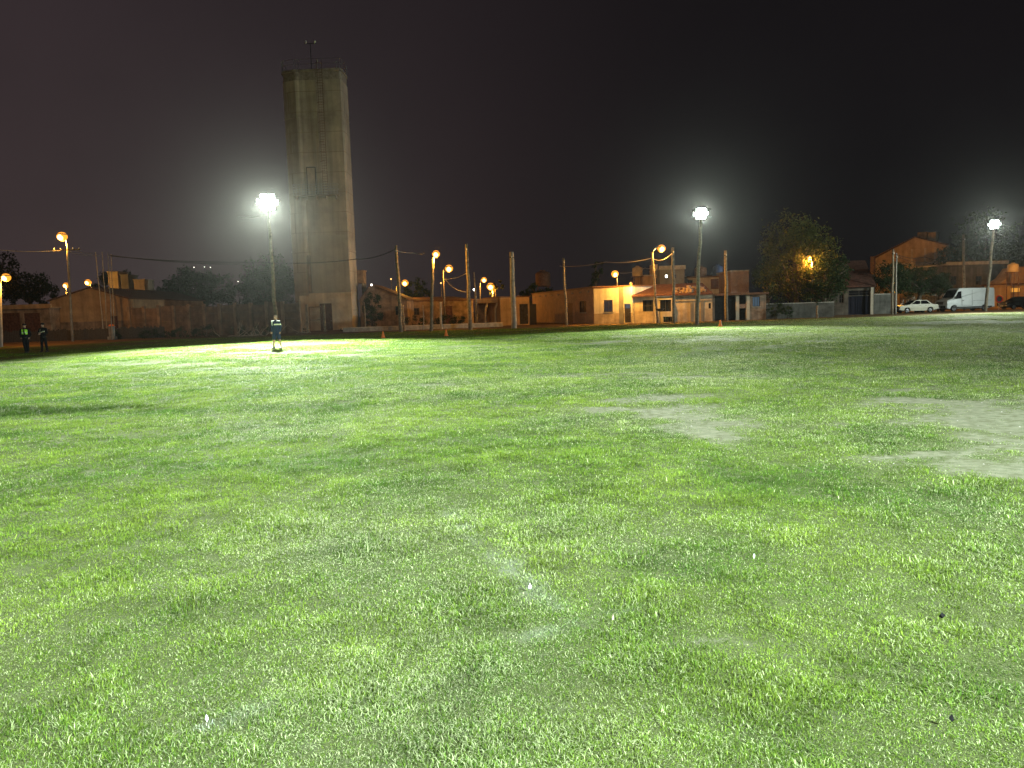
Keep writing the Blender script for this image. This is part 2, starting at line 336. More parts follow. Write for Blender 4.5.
colr*= (1+RNG.normal(0,.10,tot))[:,None].clip(.6,1.4)
C=np.ones((tot,5,4),np.float32); C[:,:,:3]=colr[:,None,:]
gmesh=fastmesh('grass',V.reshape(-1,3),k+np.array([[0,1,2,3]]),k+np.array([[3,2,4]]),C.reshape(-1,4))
gr=D.materials.new('grass blade'); gr.use_nodes=True; nt=gr.node_tree; N=nt.nodes; L=nt.links; N.clear()
a=N.new('ShaderNodeAttribute'); a.attribute_name='col'; p=N.new('ShaderNodeBsdfPrincipled'); p.inputs['Roughness'].default_value=.65; p.inputs['Specular IOR Level'].default_value=.06
t=N.new('ShaderNodeBsdfTranslucent'); ms=N.new('ShaderNodeMixShader'); ms.inputs[0].default_value=.42; o=N.new('ShaderNodeOutputMaterial')
L.new(a.outputs['Color'],p.inputs['Base Color']); L.new(a.outputs['Color'],t.inputs[0]); L.new(p.outputs[0],ms.inputs[1]); L.new(t.outputs[0],ms.inputs[2]); L.new(ms.outputs[0],o.inputs[0])
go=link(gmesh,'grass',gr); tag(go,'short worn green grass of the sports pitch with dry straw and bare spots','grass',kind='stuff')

# pebbles on the worn ground
pn=2600; pd=(2.2+14*RNG.random(pn)**.8); pt=R(40)*(2*RNG.random(pn)-1); qx=pd*np.tan(pt)*.95; qy=pd
kk=RNG.random(pn)<bare(qx,qy)*1.2-.25; qx,qy=qx[kk],qy[kk]; m_=len(qx); ps=(.004+.012*RNG.random(m_)**3)
o6=np.array([[1,0,0],[0,1,0],[-1,0,0],[0,-1,0],[0,0,.7],[0,0,-.3]]); jit=1+.5*(RNG.random((m_,6,3))-.5)
PV=np.stack([qx,qy,terr(qx,qy)],1)[:,None,:]+o6[None]*jit*ps[:,None,None]; f8=np.array([[0,1,4],[1,2,4],[2,3,4],[3,0,4],[1,0,5],[2,1,5],[3,2,5],[0,3,5]])
pm=fastmesh('pebbles',PV.reshape(-1,3),None,(np.arange(m_)[:,None,None]*6+f8[None]).reshape(-1,3))
tag(link(pm,'pebbles',mt['concrete']),'tiny stones and clods on the worn bare patches','pebbles',kind='stuff')
# ------------------------------------------------------------------ buildings
class Fc:
    def __init__(s, pa, ya, pb, yb):
        s.a=Vector((gx(pa,ya),ya,0)); s.b=Vector((gx(pb,yb),yb,0)); s.v=s.b-s.a; s.w=s.v.length; s.yaw=math.atan2(s.v.y,s.v.x)
    def pt(s, px):
        lo,hi=-.6,1.6
        for _ in range(40):
            m=(lo+hi)/2; p=s.a+s.v*m
            if gx(px,p.y)>p.x: lo=m
            else: hi=m
        return m
    def x(s,px): return s.pt(px)*s.w
    def z(s,px,py): return zat(px,py,(s.a+s.v*s.pt(px)).y)
    def hole(s, kind, x0, x1, y0, y1, **k):
        xm=(x0+x1)/2; z0,z1=s.z(xm,y1),s.z(xm,y0)
        return (kind, s.x(x0), s.x(x1), max(z0,.02), z1, k)
def wallh(mb, w, h, t, holes, x0=0, y0=0, hf=None):
    xsn=sorted({x0,x0+w,*[v for k in holes for v in k[:2]]}); zsn=sorted({-.3,h,*[min(v,h) for k in holes for v in k[2:4]]})
    for i in range(len(xsn)-1):
        run=None
        for j in range(len(zsn)-1):
            xm,zm=(xsn[i]+xsn[i+1])/2,(zsn[j]+zsn[j+1])/2
            solid=not any(k[0]<xm<k[1] and k[2]<zm<k[3] for k in holes)
            if solid: run=(run[0],zsn[j+1]) if run else (zsn[j],zsn[j+1])
            if run and (not solid or j==len(zsn)-2): mb.b0(xsn[i],xsn[i+1],y0,y0+t,run[0],run[1]); run=None
def window(parent, x0,x1,z0,z1, fm='frame', gm='glass', mull=1, tr=1, bars=0, sill=False, y=.06):
    f=MB(); b=.05
    f.b0(x0,x0+b,y,y+.06,z0,z1).b0(x1-b,x1,y,y+.06,z0,z1).b0(x0+b,x1-b,y,y+.06,z0,z0+b).b0(x0+b,x1-b,y,y+.06,z1-b,z1)
    for i in range(mull): xx=x0+(x1-x0)*(i+1)/(mull+1); f.b0(xx-.02,xx+.02,y+.004,y+.056,z0+b,z1-b)
    for i in range(tr): zz=z0+(z1-z0)*(i+1)/(tr+1); f.b0(x0+b,x1-b,y+.008,y+.052,zz-.015,zz+.015)
    w=f.build('window',mt[fm],parent)
    MB().b0(x0+b*.5,x1-b*.5,y+.024,y+.036,z0+b*.5,z1-b*.5).build('pane',mt[gm],w)
    if bars:
        q=MB()
        for i in range(bars): xx=x0+(x1-x0)*(i+.5)/bars; q.tube([(xx,-.04,z0),(xx,-.04,z1)],.012,6)
        q.b0(x0,x1,-.05,-.03,(z0+z1)/2-.015,(z0+z1)/2+.015); q.build('window_grille',mt['dark'],w)
    if sill: MB().b0(x0-.08,x1+.08,-.08,y,z0-.07,z0-.003).build('sill',mt['concrete'],w)
    return w
def door(parent, x0,x1,z0,z1, m='darkdoor', glass=None, planks=0, y=.08):
    d=MB(); d.b0(x0,x1,y,y+.05,z0,z1)
    if planks:
        for i in range(planks): xx=x0+(x1-x0)*(i+.5)/planks; ww=(x1-x0)/planks*.42; d.b0(xx-ww,xx+ww,y-.02,y,z0+.04,z1-.04)
    else: d.b0(x0+.12,x1-.12,y-.02,y,z0+.15,z0+(z1-z0)*.42).b0(x0+.12,x1-.12,y-.02,y,z0+(z1-z0)*.5,z1-.15)
    o=d.build('door',mt[m],parent)
    MB().ball((x1-.09,y-.04,z0+1.0),.04,8).build('handle',mt['metal'],o)
    if glass: MB().b0(x0+.1,x1-.1,y-.03,y-.021,glass[0],glass[1]).build('pane',mt[glass[2]],o)
    return o
def walls(parent, w, d, h, m, holes=(), hb=None, dado=None, t=.2):
    H=[k[1:5] for k in holes]; mb=MB(); wallh(mb,w,h,t,H)
    hb=hb or h
    mb.prism([],0,0) if False else None
    for xa in (0,w-t):
        a=[mb.b.verts.new(p) for p in ((xa,t,-.3),(xa+t,t,-.3),(xa+t,d,-.3),(xa,d,-.3),(xa,t,h),(xa+t,t,h),(xa+t,d,hb),(xa,d,hb))]
        for f in ((3,2,1,0),(4,5,6,7),(0,1,5,4),(1,2,6,5),(2,3,7,6),(3,0,4,7)): mb.b.faces.new([a[i] for i in f])
    mb.b0(t,w-t,d-t,d,-.3,min(h,hb)-.02)
    o=mb.build('wall',mt[m],parent)
    if dado:
        q=MB(); wallh(q,w,dado[1],.015,[k for k in H if k[2]<dado[1]],0,-.016); q.build('dado',mt[dado[0]],parent)
    for k in holes:
        kd,x0,x1,z0,z1,kw=k
        if kd=='window': window(parent,x0,x1,z0,z1,**kw)
        elif kd=='door': door(parent,x0,x1,z0,z1,**kw)
    return o
def flatroof(parent, w, d, h, hb=None, m='concrete', over=.12, par=0.):
    hb=hb or h; mb=MB()
    a=[mb.b.verts.new(p) for p in ((-over,-over,h+.003),(w+over,-over,h+.003),(w+over,d+over,hb+.003),(-over,d+over,hb+.003),(-over,-over,h+.15),(w+over,-over,h+.15),(w+over,d+over,hb+.15),(-over,d+over,hb+.15))]
    for f in ((3,2,1,0),(4,5,6,7),(0,1,5,4),(1,2,6,5),(2,3,7,6),(3,0,4,7)): mb.b.faces.new([a[i] for i in f])
    if par: mb.b0(-over,w+over,-over,.05,h+.153,h+.15+par)
    return mb.build('roof',mt[m],parent)
def gable(parent, w, d, h, apex, ax, m, rm, over=.25, th=.12):
    """gable faces the front; apex height at local x=ax"""
    mb=MB(); mb.prism([(0,h+.002),(w,h+.002),(ax,apex)],0,.2); mb.build('gable_wall',mt[m],parent)
    r=MB()
    for x0,z0 in ((0,h),(w,h)):
        dx,dz=ax-x0,apex-z0; l=math.hypot(dx,dz); ex,ez=dx/l*over,dz/l*over; n=(0,.02)
        r.prism([(x0-ex,z0-ez+.02),(ax,apex+.02),(ax,apex+.02+th),(x0-ex,z0-ez+.02+th)],-over,d+over)
    return r.build('roof',mt[rm],parent)
def watertank(name,label,loc,r,h,m='tank',legs=.0,group=None):
    t=thing(name,label,'water tank',loc,0,group)
    z=legs
    if legs:
        b=MB()
        for sx in(-1,1):
            for sy in(-1,1): b.tube([(sx*r*.7,sy*r*.7,0),(sx*r*.7,sy*r*.7,legs)],.05,6)
        b.b0(-r,r,-r,r,legs-.08,legs-.002); b.build('stand',mt['rust'],t)
    MB().lathe([(r*.96,z),(r,z+.06),(r,z+h*.35),(r*1.02,z+h*.38),(r,z+h*.41),(r,z+h*.75),(r*.9,z+h*.85),(r*.45,z+h*.95)]).build('tank_body',mt[m],t,True)
    MB().lathe([(r*.36,z+h*.951),(r*.36,z+h),(r*.3,z+h+.04)]).build('tank_lid',mt[m],t,True)
    return t

# ---- left shed, canopy, far volumes
f=Fc(53,90,131,90); t=thing('shed_building','long low shed with shallow gabled roof and stained ochre end wall','shed',f.a,f.yaw)
h=f.z(53,301); walls(t,f.w,22,h,'orange',[f.hole('door',113,119,316,337,m='door')],dado=('oldwall',1.9)); gable(t,f.w,22,h,f.z(94,288),f.x(94),'orange','rust')
f=Fc(-14,88,52,88); t=thing('garage_building','flat roofed dark garage with pale roof edge beside the gabled shed','garage',f.a,f.yaw)
h=f.z(25,309); walls(t,f.w,12,h,'oldwall',[f.hole('door',3,22,313,338,m='door',planks=7),f.hole('door',26,42,313,338,m='door',planks=6)]); flatroof(t,f.w,12,h,m='orange',over=.3,par=.35)
f=Fc(106,112,146,112); t=thing('apartment_building','dark upper storeys with box shaped roof rooms rising behind the shed','building',f.a,f.yaw)
h=f.z(125,297); walls(t,f.w,9,h,'grey',[f.hole('window',125,128,300,306)]); flatroof(t,f.w,9,h)
for a,b,y0,m in ((109,119,272,'beige'),(121.5,129,275,'grey'),(134.5,145,280,'beige')):
    q=MB(); q.b0(f.x(a),f.x(b),1,4,h+.155,f.z(a,y0)); q.b0(f.x(a)-.1,f.x(b)+.1,.9,4.1,f.z(a,y0)+.003,f.z(a,y0)+.15); q.build('roof_room',mt[m],t)

# ---- long panel wall
f=Fc(131,84,300,80); t=thing('boundary_wall','long stained concrete panel wall between the shed and the tower','wall',f.a,f.yaw)
n=11; q=MB(); p=MB(); hw=f.z(215,304)
for i in range(n+1):
    x=f.w*i/n; p.b0(x-.16,x+.16,-.1,.2,-.3,hw+.06+random.uniform(-.05,.05))
for i in range(n):
    x0,x1=f.w*i/n+.163,f.w*(i+1)/n-.163; hh=hw-random.uniform(.0,.25)
    for k in range(4): q.b0(x0,x1,.0+.01*(k%2),.12,max(-.3,k*hh/4) if k else -.3,(k+1)*hh/4-.012)
q.build('wall_panel',mt['panel'],t); p.build('wall_post',mt['oldwall'],t)
# ---- dark low fence of boards in front of the shed
f=Fc(-16,78,165,79); t=thing('board_fence','low dark weathered board fence below the shed on the left','fence',f.a,f.yaw)
q=MB(); x=0
while x<f.w: w_=random.uniform(.14,.2); q.b0(x,x+w_-.012,0,.03,-.1,1.15+random.uniform(-.12,.1)); x+=w_
q.build('boards',mt['frame'],t); MB().b0(0,f.w,.034,.08,.25,.33).b0(0,f.w,.034,.08,.85,.93).build('rails',mt['frame'],t)

# ---- water tower
YT=92; f=Fc(297,YT+.9,356,YT+.9); base=f.a; W=f.w; H=zat(300,70,YT)
t=thing('water_tower','tall bare concrete tower with a balcony beside the brightest floodlight','tower',(base.x,base.y,0),f.yaw)
xa,xb=f.x(313)+.02,f.x(354.6)
plan=[(0,0),(.25,-.5),(xa-.25,-1.15),(xa,-1.15),(xa+.25,-1.05),(xb-.3,-1.17),(xb,-1.15),(W,-.6),(W,2.2),(W-2.4,6.0),(1.4,6.4),(0,5)]
def ringtower(mb,z0,z1,plan,rec=None):
    a=[mb.b.verts.new((x,y,z0)) for x,y in plan]; b=[mb.b.verts.new((x,y,z1)) for x,y in plan]; n=len(plan)
    mb.b.faces.new(a[::-1]); mb.b.faces.new(b)
    for i in range(n): mb.b.faces.new((a[i],a[(i+1)%n],b[(i+1)%n],b[i]))
mtow=M('tower concrete',(.52,.485,.41),.92,.2,.30,.15,streak=.5,brick=(70,2.3,(.35,.315,.25),.045,(.93,.92,.91))); mt['towlow']=M('tower grey coat',(.42,.40,.345),.92,.12,.6,.15,streak=.3); mt['whitewash']=M('old whitewash',(.80,.73,.56),.95,.12,.9,.25,(.50,.42,.30),streak=.3)
q=MB(); ringtower(q,-.3,H-1.2,plan)
for z in (H*.31,H*.82): ringtower(q,z,z+.12,[(x+(.05 if x>W/2 else -.05),y-.05) for x,y in plan])
q.build('tower_shaft',mtow,t)
def inset(k): return [(W/2+(x-W/2)*k,2.6+(y-2.6)*k) for x,y in plan]
q=MB(); ringtower(q,H-1.197,H-.25,inset(.985)); ringtower(q,H-.247,H,inset(1.025)); q.build('roof_slab',mt['concrete'],t)
# dark vertical groove strip, grey coat, whitewashed foot
gxx=f.x(313); MB().b0(xa+.05,xa+.42,-1.215,-1.06,f.z(312,300),f.z(312,256)).build('drain_pipe_cover',mt['oldwall'],t)
MB().b0(xa+.5,xb-.05,-1.235,-1.1,f.z(330,293)+.004,f.z(330,236)).build('grey_coat',mt['towlow'],t)
dx0,dx1=f.x(323.5),f.x(335.5); dz=f.z(330,303.5); zw=f.z(330,293)
q=MB()
for x0,x1,z0,z1 in ((xa+.02,dx0,-.3,zw),(dx1,xb+.05,-.3,zw),(dx0,dx1,dz,zw)): q.b0(x0,x1,-1.29,-1.06,z0,z1)
q.b0(f.x(304),xa+.017,-1.2,-.9,-.3,zw-.25)
q.build('whitewashed_foot',mt['whitewash'],t)
dd=MB().b0(dx0+.02,dx1-.02,-1.262,-1.232,.02,dz-.02).b0(dx0+.12,dx1-.12,-1.275,-1.264,.2,dz*.48).b0(dx0+.12,dx1-.12,-1.275,-1.264,dz*.53,dz-.2).build('door',mt['door'],t)
MB().ball((dx1-.15,-1.3,1.1),.05,8).build('handle',mt['metal'],dd)
# upper doorway, balcony, ladder, top rails
bx0,bx1=f.x(305.5),f.x(348.5); zb=f.z(330,196.5)
q=MB().b0(bx0,bx1,-2.1,-1.24,zb-.14,zb)
for x in np.linspace(bx0+.3,bx1-.3,5): q.prism([(x-.05,zb-.5),(x+.05,zb-.5),(x+.05,zb-.142),(x-.05,zb-.142)],-1.9,-1.24)
bal=q.build('balcony_floor',mt['concrete'],t)
q=MB()
for x in np.linspace(bx0+.04,bx1-.04,15): q.tube([(x,-2.06,zb),(x,-2.06,zb+1.15)],.025,6)
for z in (.3,.58,.86,1.15): q.tube([(bx0,-2.06,zb+z),(bx1,-2.06,zb+z)],.022,6); 
for x in (bx0+.04,bx1-.04):
    for z in (.58,1.15): q.tube([(x,-2.06,zb+z),(x,-1.24,zb+z)],.022,6)
q.build('balcony_railing',mt['metal'],t)
ux0,ux1=f.x(318.5),f.x(326); uz=f.z(322,169.5)
ud=MB().b0(ux0,ux1,-1.245,-1.2,zb+.01,uz).build('upper_door',mt['beige'],t); MB().b0(ux0-.09,ux0,-1.26,-1.1,zb,uz+.1).b0(ux1,ux1+.09,-1.26,-1.1,zb,uz+.1).b0(ux0,ux1,-1.26,-1.1,uz+.003,uz+.1).build('door_frame',mt['frame'],ud)
lx=f.x(336); q=MB()
for s in(-.28,.28): q.tube([(lx+s,-1.5,zb),(lx+s,-1.5,H+.9)],.03,6)
z=zb+.3
while z<H: q.tube([(lx-.28,-1.5,z),(lx+.28,-1.5,z)],.018,5); z+=.3
lad=q.build('ladder',mt['rust'],t); q=MB(); z=zb+2.6
while z<H+.4:
    q.tube([(lx+.42*math.cos(a),-1.55-.62*math.sin(a),z) for a in np.linspace(0,math.pi,9)],.02,5); z+=1.1
for a in (.5,1.2,1.94,2.6): q.tube([(lx+.42*math.cos(a),-1.55-.62*math.sin(a),zb+2.6),(lx+.42*math.cos(a),-1.55-.62*math.sin(a),H+.4)],.012,5)
q.build('ladder_cage',mt['rust'],lad)
q=MB(); pl=[p for p in inset(1.0)]
for i in range(len(pl)):
    a,b=Vector((*pl[i],0)),Vector((*pl[(i+1)%len(pl)],0)); m=max(1,int((b-a).length/1.6))
    for k in range(m): p=a.lerp(b,k/m); q.tube([(p.x,p.y,H),(p.x,p.y,H+1.15)],.03,5)
    for zz in (.6,1.15): q.tube([(a.x,a.y,H+zz),(b.x,b.y,H+zz)],.022,5)
q.build('roof_railing',mt['metal'],t)
mast=MB().tube([(W*.42,2,H),(W*.42,2,H+3.9)],.05,6).tube([(W*.42-.7,2,H+3.9),(W*.42+.7,2,H+3.9)],.04,6).build('beacon_mast',mt['dark'],t)
for s in (-.55,.55): MB().lathe([(.1,H+3.94),(.13,H+4.0),(.13,H+4.2),(.06,H+4.28)],(W*.42+s,2,0),seg=10).build('beacon',mt['signw'],mast,True)
# small tank room hanging behind the tower on its right
f=Fc(352,98,366,98); t=thing('tank_room','small brown box room on stilts behind the tower foot','building',f.a,f.yaw); z0,z1=f.z(362,283),f.z(362,271)
q=MB().b0(0,f.w,0,1.8,z0,z1); q.b0(-.1,f.w+.1,-.1,1.9,z1+.003,z1+.12); q.build('room',mt['oldwall'],t); q=MB()
for x in (.15,f.w-.15):
    for y in (.15,1.65): q.b0(x-.12,x+.12,y-.12,y+.12,-.3,z0-.003)
q.build('stilts',mt['concrete'],t)
# gabled house right of tower
f=Fc(361,94,408,94); t=thing('gabled_house','dim brown gabled house just right of the tower','house',f.a,f.yaw); h=f.z(385,300); walls(t,f.w,9,h,'oldwall',[f.hole('window',396,402,306,315,mull=1)]); gable(t,f.w,9,h,f.z(372,285),f.x(373),'oldwall','rust')
# dark shed behind the open plot
f=Fc(404,100,474,104); t=thing('dark_outbuilding','low dark reddish outbuilding across the open plot behind the wooden poles','building',f.a,f.yaw); h=f.z(440,301); walls(t,f.w,8,h,'oldwall',[f.hole('window',414,420,308,315),f.hole('door',446,453,306,324,m='door')]); flatroof(t,f.w,8,h,h+.6,'rust')
# low kerb wall along the plot
f=Fc(343,78,503,80); t=thing('low_wall','knee high pale concrete wall along the open plot','wall',f.a,f.yaw); MB().b0(0,f.w,0,.2,-.3,.38).build('wall_base',mt['concrete'],t); MB().b0(0,f.w,-.03,.23,.383,.46).build('coping',mt['beige'],t)
# carport slab with posts
f=Fc(477,86,501,86); t=thing('carport','orange lit carport slab on two bent posts beside the ochre shed','carport',f.a,f.yaw); z0,z1=f.z(489,303),f.z(489,298.5)
MB().b0(-.1,f.w+.1,-.2,4,z0,z1).build('roof_slab',mt['orange'],t)
for px in (487,497): MB().tube([(f.x(px)-.15,.1,-.2),(f.x(px)-.12,.1,z0*.75),(f.x(px)+.12,.1,z0)],.11,6).build('post',mt['beige'],t)
MB().b0(0,f.w,3.6,3.8,-.2,z0-.003).build('back_wall',mt['oldwall'],t)
# ochre shed
f=Fc(501,85,530,86); t=thing('ochre_shed','ochre flat roofed shed with a dark double door behind the thick pole','shed',f.a,f.yaw); h=f.z(512,297.5)
walls(t,f.w,7,h,'orange',[f.hole('door',520,528.5,304,324,planks=5)]); flatroof(t,f.w,7,h,m='rust',over=.08)
MB().b0(f.w,f.w+.8,0,.2,-.2,h*.75).build('side_gate',mt['blue'],t)
# brick house receding along the side street
f=Fc(533,104,594,79.2); t=thing('brick_house','long dim brick side wall running back from the white corner house','house',f.a,f.yaw); h=f.z(594,287.8)
walls(t,f.w,7,h,'brick',[f.hole('window',580,586.5,301,312.5,bars=4,sill=True),f.hole('door',566,573,303,323.5,m='rust')]); flatroof(t,f.w,7,h,m='rust',over=.1)
for i in range(9): MB().b0(f.w*(i+.5)/9-.08,f.w*(i+.5)/9+.08,-.18,-.002,h-.42,h-.28).build('beam_end',mt['concrete'],t)
# white corner house
f=Fc(594.3,79,632.5,76); t=thing('corner_house','white corner house with one barred window and brown dado under the lamp','house',f.a,f.yaw); h=f.z(612,287.5)
walls(t,f.w,8,h,'white',[f.hole('window',604,613,300,312,bars=5,sill=True,gm='winbl'),f.hole('door',624.5,631,304,322.5,glass=(1.5,2.1,'winw'))],dado=('dado',1.05)); flatroof(t,f.w,8,h,m='rust',over=.12)
MB().b0(f.x(619.7),f.x(624.0),-.08,-.02,-.1,h-.01).build('pilaster',mt['grey'],t)
# beige house with tiled roof
f=Fc(633.3,76.2,712.5,75); t=thing('tiled_house','wide beige house with red tiled roof and projecting window bay','house',f.a,f.yaw); h=f.z(673,296)
bx0,bx1=f.x(655),f.x(673.5)
walls(t,f.w,8,h,'beige',[f.hole('window',643,653.5,300,311.5,mull=1,bars=4),f.hole('window',708.7,711,303,308.5,mull=0,tr=0)],dado=('dado',1.25))
b_=MB(); hs=[f.hole('window',660,671,299,311.5),f.hole('window',663,672.5,316.5,323)]
H2=[(k[1],k[2],k[3],k[4]) for k in hs]; wallh(b_,bx1-bx0,h-.35,.18,H2,bx0,-.75)
b_.b0(bx0,bx0+.18,-.57,-.02,-.3,h-.35).b0(bx1-.18,bx1,-.57,-.02,-.3,h-.35).b0(bx0-.05,bx1+.05,-.8,-.018,h-.347,h-.22)
bay=b_.build('bay',mt['white'],t)
for k in H2: window(bay,*k,mull=1 if k[2]>1 else 3,tr=0,y=-.7)
q=MB(); z1=f.z(665,286.5)
a=[q.b.verts.new(p) for p in ((-.15,-.35,h+.02),(f.x(713),-.35,h+.02),(f.x(706),4,z1+.2),(-.15,4,z1+.2),(-.15,-.35,h+.16),(f.x(713),-.35,h+.16),(f.x(706),4,z1+.34),(-.15,4,z1+.34))]
for ff in ((3,2,1,0),(4,5,6,7),(0,1,5,4),(1,2,6,5),(2,3,7,6),(3,0,4,7)): q.b.faces.new([a[i] for i in ff])
q.build('roof',mt['tile'],t)
q=MB()
for i in range(60):
    x=random.uniform(f.x(676),f.x(706)); y=random.uniform(0,2.4); zz=h+.17+(z1+.18-h)*((y+.35)/4.35); s=random.uniform(.1,.28); q.box((x,y,zz+s*.3),(s*1.4,s,s*.7),random.uniform(0,3))
tag(q.build('rubble',mt['oldwall'],t),kind='stuff')
q=MB().b0(f.x(674.2),f.w-.03,-.09,-.02,h-.55,h-.25); q.build('string_course',mt['concrete'],t)
MB().b0(f.x(690.5),f.x(693.5),-.07,-.02,-.1,h-.56).b0(f.x(701),f.x(704),-.07,-.02,-.1,h-.56).build('pilaster',mt['grey'],t)
# upper storeys behind
f=Fc(643,92,662,92); t=thing('ochre_upper_house','ochre upper storey house behind the tiled roof, left of the grey block','house',f.a,f.yaw); h=f.z(652,276); walls(t,f.w,6,h,'orange',[f.hole('window',653.5,659,278,284)]); flatroof(t,f.w,6,h)
f2=Fc(654,95,661,95); MB().b0(f.x(655),f.x(660),1,3,h+.155,f.z(657,264)).build('roof_room',mt['orange'],t)
f=Fc(660.5,90,685,90); t=thing('grey_upper_house','dark grey two storey block with one small bright window','house',f.a,f.yaw); h=f.z(672,269.5); walls(t,f.w,6,h,'grey',[f.hole('window',665.5,668.5,274.5,278,gm='bulb',mull=0,tr=0),f.hole('window',674,676.5,274.5,278,gm='winw',mull=0,tr=0)]); flatroof(t,f.w,6,h,par=.3)
f=Fc(684,93,726,93); t=thing('parapet_house','long low upper parapet wall behind the tiled roof','house',f.a,f.yaw); h=f.z(705,277.5); walls(t,f.w,6,h,'beige',[f.hole('door',711,719,279,289,m='door'),f.hole('window',688,693,280,285)]); flatroof(t,f.w,6,h,h+.3,'rust')
f=Fc(731,88,749,88); t=thing('brick_block','bare red brick block rising behind the porch house','house',f.a,f.yaw); h=f.z(740,271.5); walls(t,f.w,6,h,'brick'); flatroof(t,f.w,6,h,over=.03)
watertank('water_tank','beige water tank on stand above the ochre upper storey',(gx(639,91),91.5,0),.62,1.15,legs=zat(639,276,91))
watertank('water_tank','small brown domed water tank above the parapet house',(gx(705,93),95,0),.75,1.2,'oldwall' if 0 else 'rust',legs=zat(705,276,95))
watertank('water_tank','blue water tank beside the bare pole above the parapet house',(gx(721.5,93),94.6,0),.62,1.35,'btank',legs=zat(721,276,94.6))
watertank('water_tank','far dim water tank seen over the brick side wall',(gx(544,120),120,0),1.15,2.4,'rust',legs=zat(544,286,120))
# porch house
f=Fc(712.8,76,766,76); t=thing('porch_house','house with a dark open porch and one cold lit window','house',f.a,f.yaw); h=f.z(740,295)
hp=f.x(750)
mb=MB(); wallh(mb,f.w-hp,h,.2,[f.hole('w',752.5,760,296.5,306.5)[1:5]],hp); mb.b0(hp,hp+.2,.2,7,-.3,h); mb.b0(0,f.w,6.8,7,-.3,h-.003) ; mb.b0(f.w-.2,f.w,.2,6.8,-.3,h); mb.b0(0,.2,.02,6.8,-.3,h)
mb.build('wall',mt['oldwall'],t); window(t,*f.hole('w',752.5,760,296.5,306.5)[1:5],gm='winw',fm='dark',mull=2,tr=0,sill=True)
for px in (737.5,748): MB().b0(f.x(px)-.16,f.x(px)+.16,-.06,.26,-.3,h-.004).build('pillar',mt['beige'],t)
q=MB().b0(-.15,f.w+.15,-.45,7.1,h,h+.2); q.build('roof',mt['rust'],t)
for i in range(6): pass
q=MB(); x=.25
while x<f.x(736): q.b0(x,x+.045,.1,.13,.1,h-.4); x+=.13
q.b0(.2,f.x(736),.09,.14,.3,.36).b0(.2,f.x(736),.09,.14,h-.5,h-.42); q.build('gate_bars',mt['dark'],t)
MB().b0(.2,hp,1.2,1.3,-.2,h-.01).build('porch_back',mt['darkdoor'],t)
q=MB().b0(f.x(739),f.x(747),-.02,.06,h-1.3,h-.9); q.build('porch_lintel',mt['brick'],t)
# low wall under the tree
f=Fc(766,77,834,77); t=thing('garden_wall','low plain wall in the shade under the big tree','wall',f.a,f.yaw); MB().b0(0,f.w,0,.2,-.3,1.45).build('wall_face',mt['drab'],t); MB().b0(0,f.w,-.03,.23,1.453,1.53).build('coping',mt['concrete'],t)
# red roof house with blue gate
f=Fc(829,85,874,84); t=thing('garage_house','house with red tiled roof, dark blue garage gate and lit strip above','house',f.a,f.yaw); h=f.z(855,287.5)
ga=f.hole('gate',848.3,869.5,296,315)
gl=f.hole('window',848.3,869.5,290.3,295.6)
walls(t,f.w,8,h,'drab',[ga,gl,f.hole('window',839,843.5,294,303)])
q=MB().b0(ga[1],ga[2],.08,.13,.02,ga[4]); n=9
for i in range(n): x=ga[1]+(ga[2]-ga[1])*(i+.5)/n; q.b0(x-.2,x+.2,.05,.08,.1,ga[4]-.1)
q.build('garage_gate',mt['blue'],t)
window(t,*gl[1:5],gm='winc',fm='dark',mull=4,tr=0) if 0 else None
q=MB(); z1=f.z(855,264.5)
a=[q.b.verts.new(p) for p in ((f.x(841),-.4,h+.02),(f.w+.1,-.4,h+.02),(f.w+.1,5,z1+.5),(f.x(844),5,z1+.5),(f.x(841),-.4,h+.17),(f.w+.1,-.4,h+.17),(f.w+.1,5,z1+.65),(f.x(844),5,z1+.65))]
for ff in ((3,2,1,0),(4,5,6,7),(0,1,5,4),(1,2,6,5),(2,3,7,6),(3,0,4,7)): q.b.faces.new([a[i] for i in ff])
q.build('roof',mt['tile'],t); MB().b0(-.1,f.x(841)-.02,-.2,8,h+.003,h+.16).build('flat_roof',mt['rust'],t)
MB().b0(f.x(870.3),f.x(873),-.1,-.01,-.1,h-.05).build('pillar',mt['beige'],t)
f=Fc(866,82.5,873,82.5)
d_=thing('satellite_dish','round tan satellite dish on the red roof beside the blue gate house','satellite dish',at(871,279,87)-Vector((0,0,.9)))
q=MB(); q.lathe([(.62,.2),(.58,.13),(.4,.05),(.15,.005),(.02,0)],axis='Y',seg=20); o=q.build('reflector',mt['tank'],d_,True,(0,-.05,.9)); o.rotation_euler=(R(-20),0,R(150))
MB().tube([(0,0,-.9),(0,.02,.85)],.035,6).build('mount',mt['dark'],d_); MB().tube([(0,-.05,.55),(-.25,-.5,.85)],.015,5).build('feed_arm',mt['dark'],d_)
f=Fc(874,84.5,897,85); t=thing('yard_wall','grey green yard wall between the blue gate and the twin poles','wall',f.a,f.yaw); h=f.z(883,294.5); MB().b0(0,f.w,0,.2,-.3,h).build('wall_face',mt['drab'],t); MB().b0(-.05,f.w,-.05,.25,h+.003,h+.1).build('coping',mt['concrete'],t)
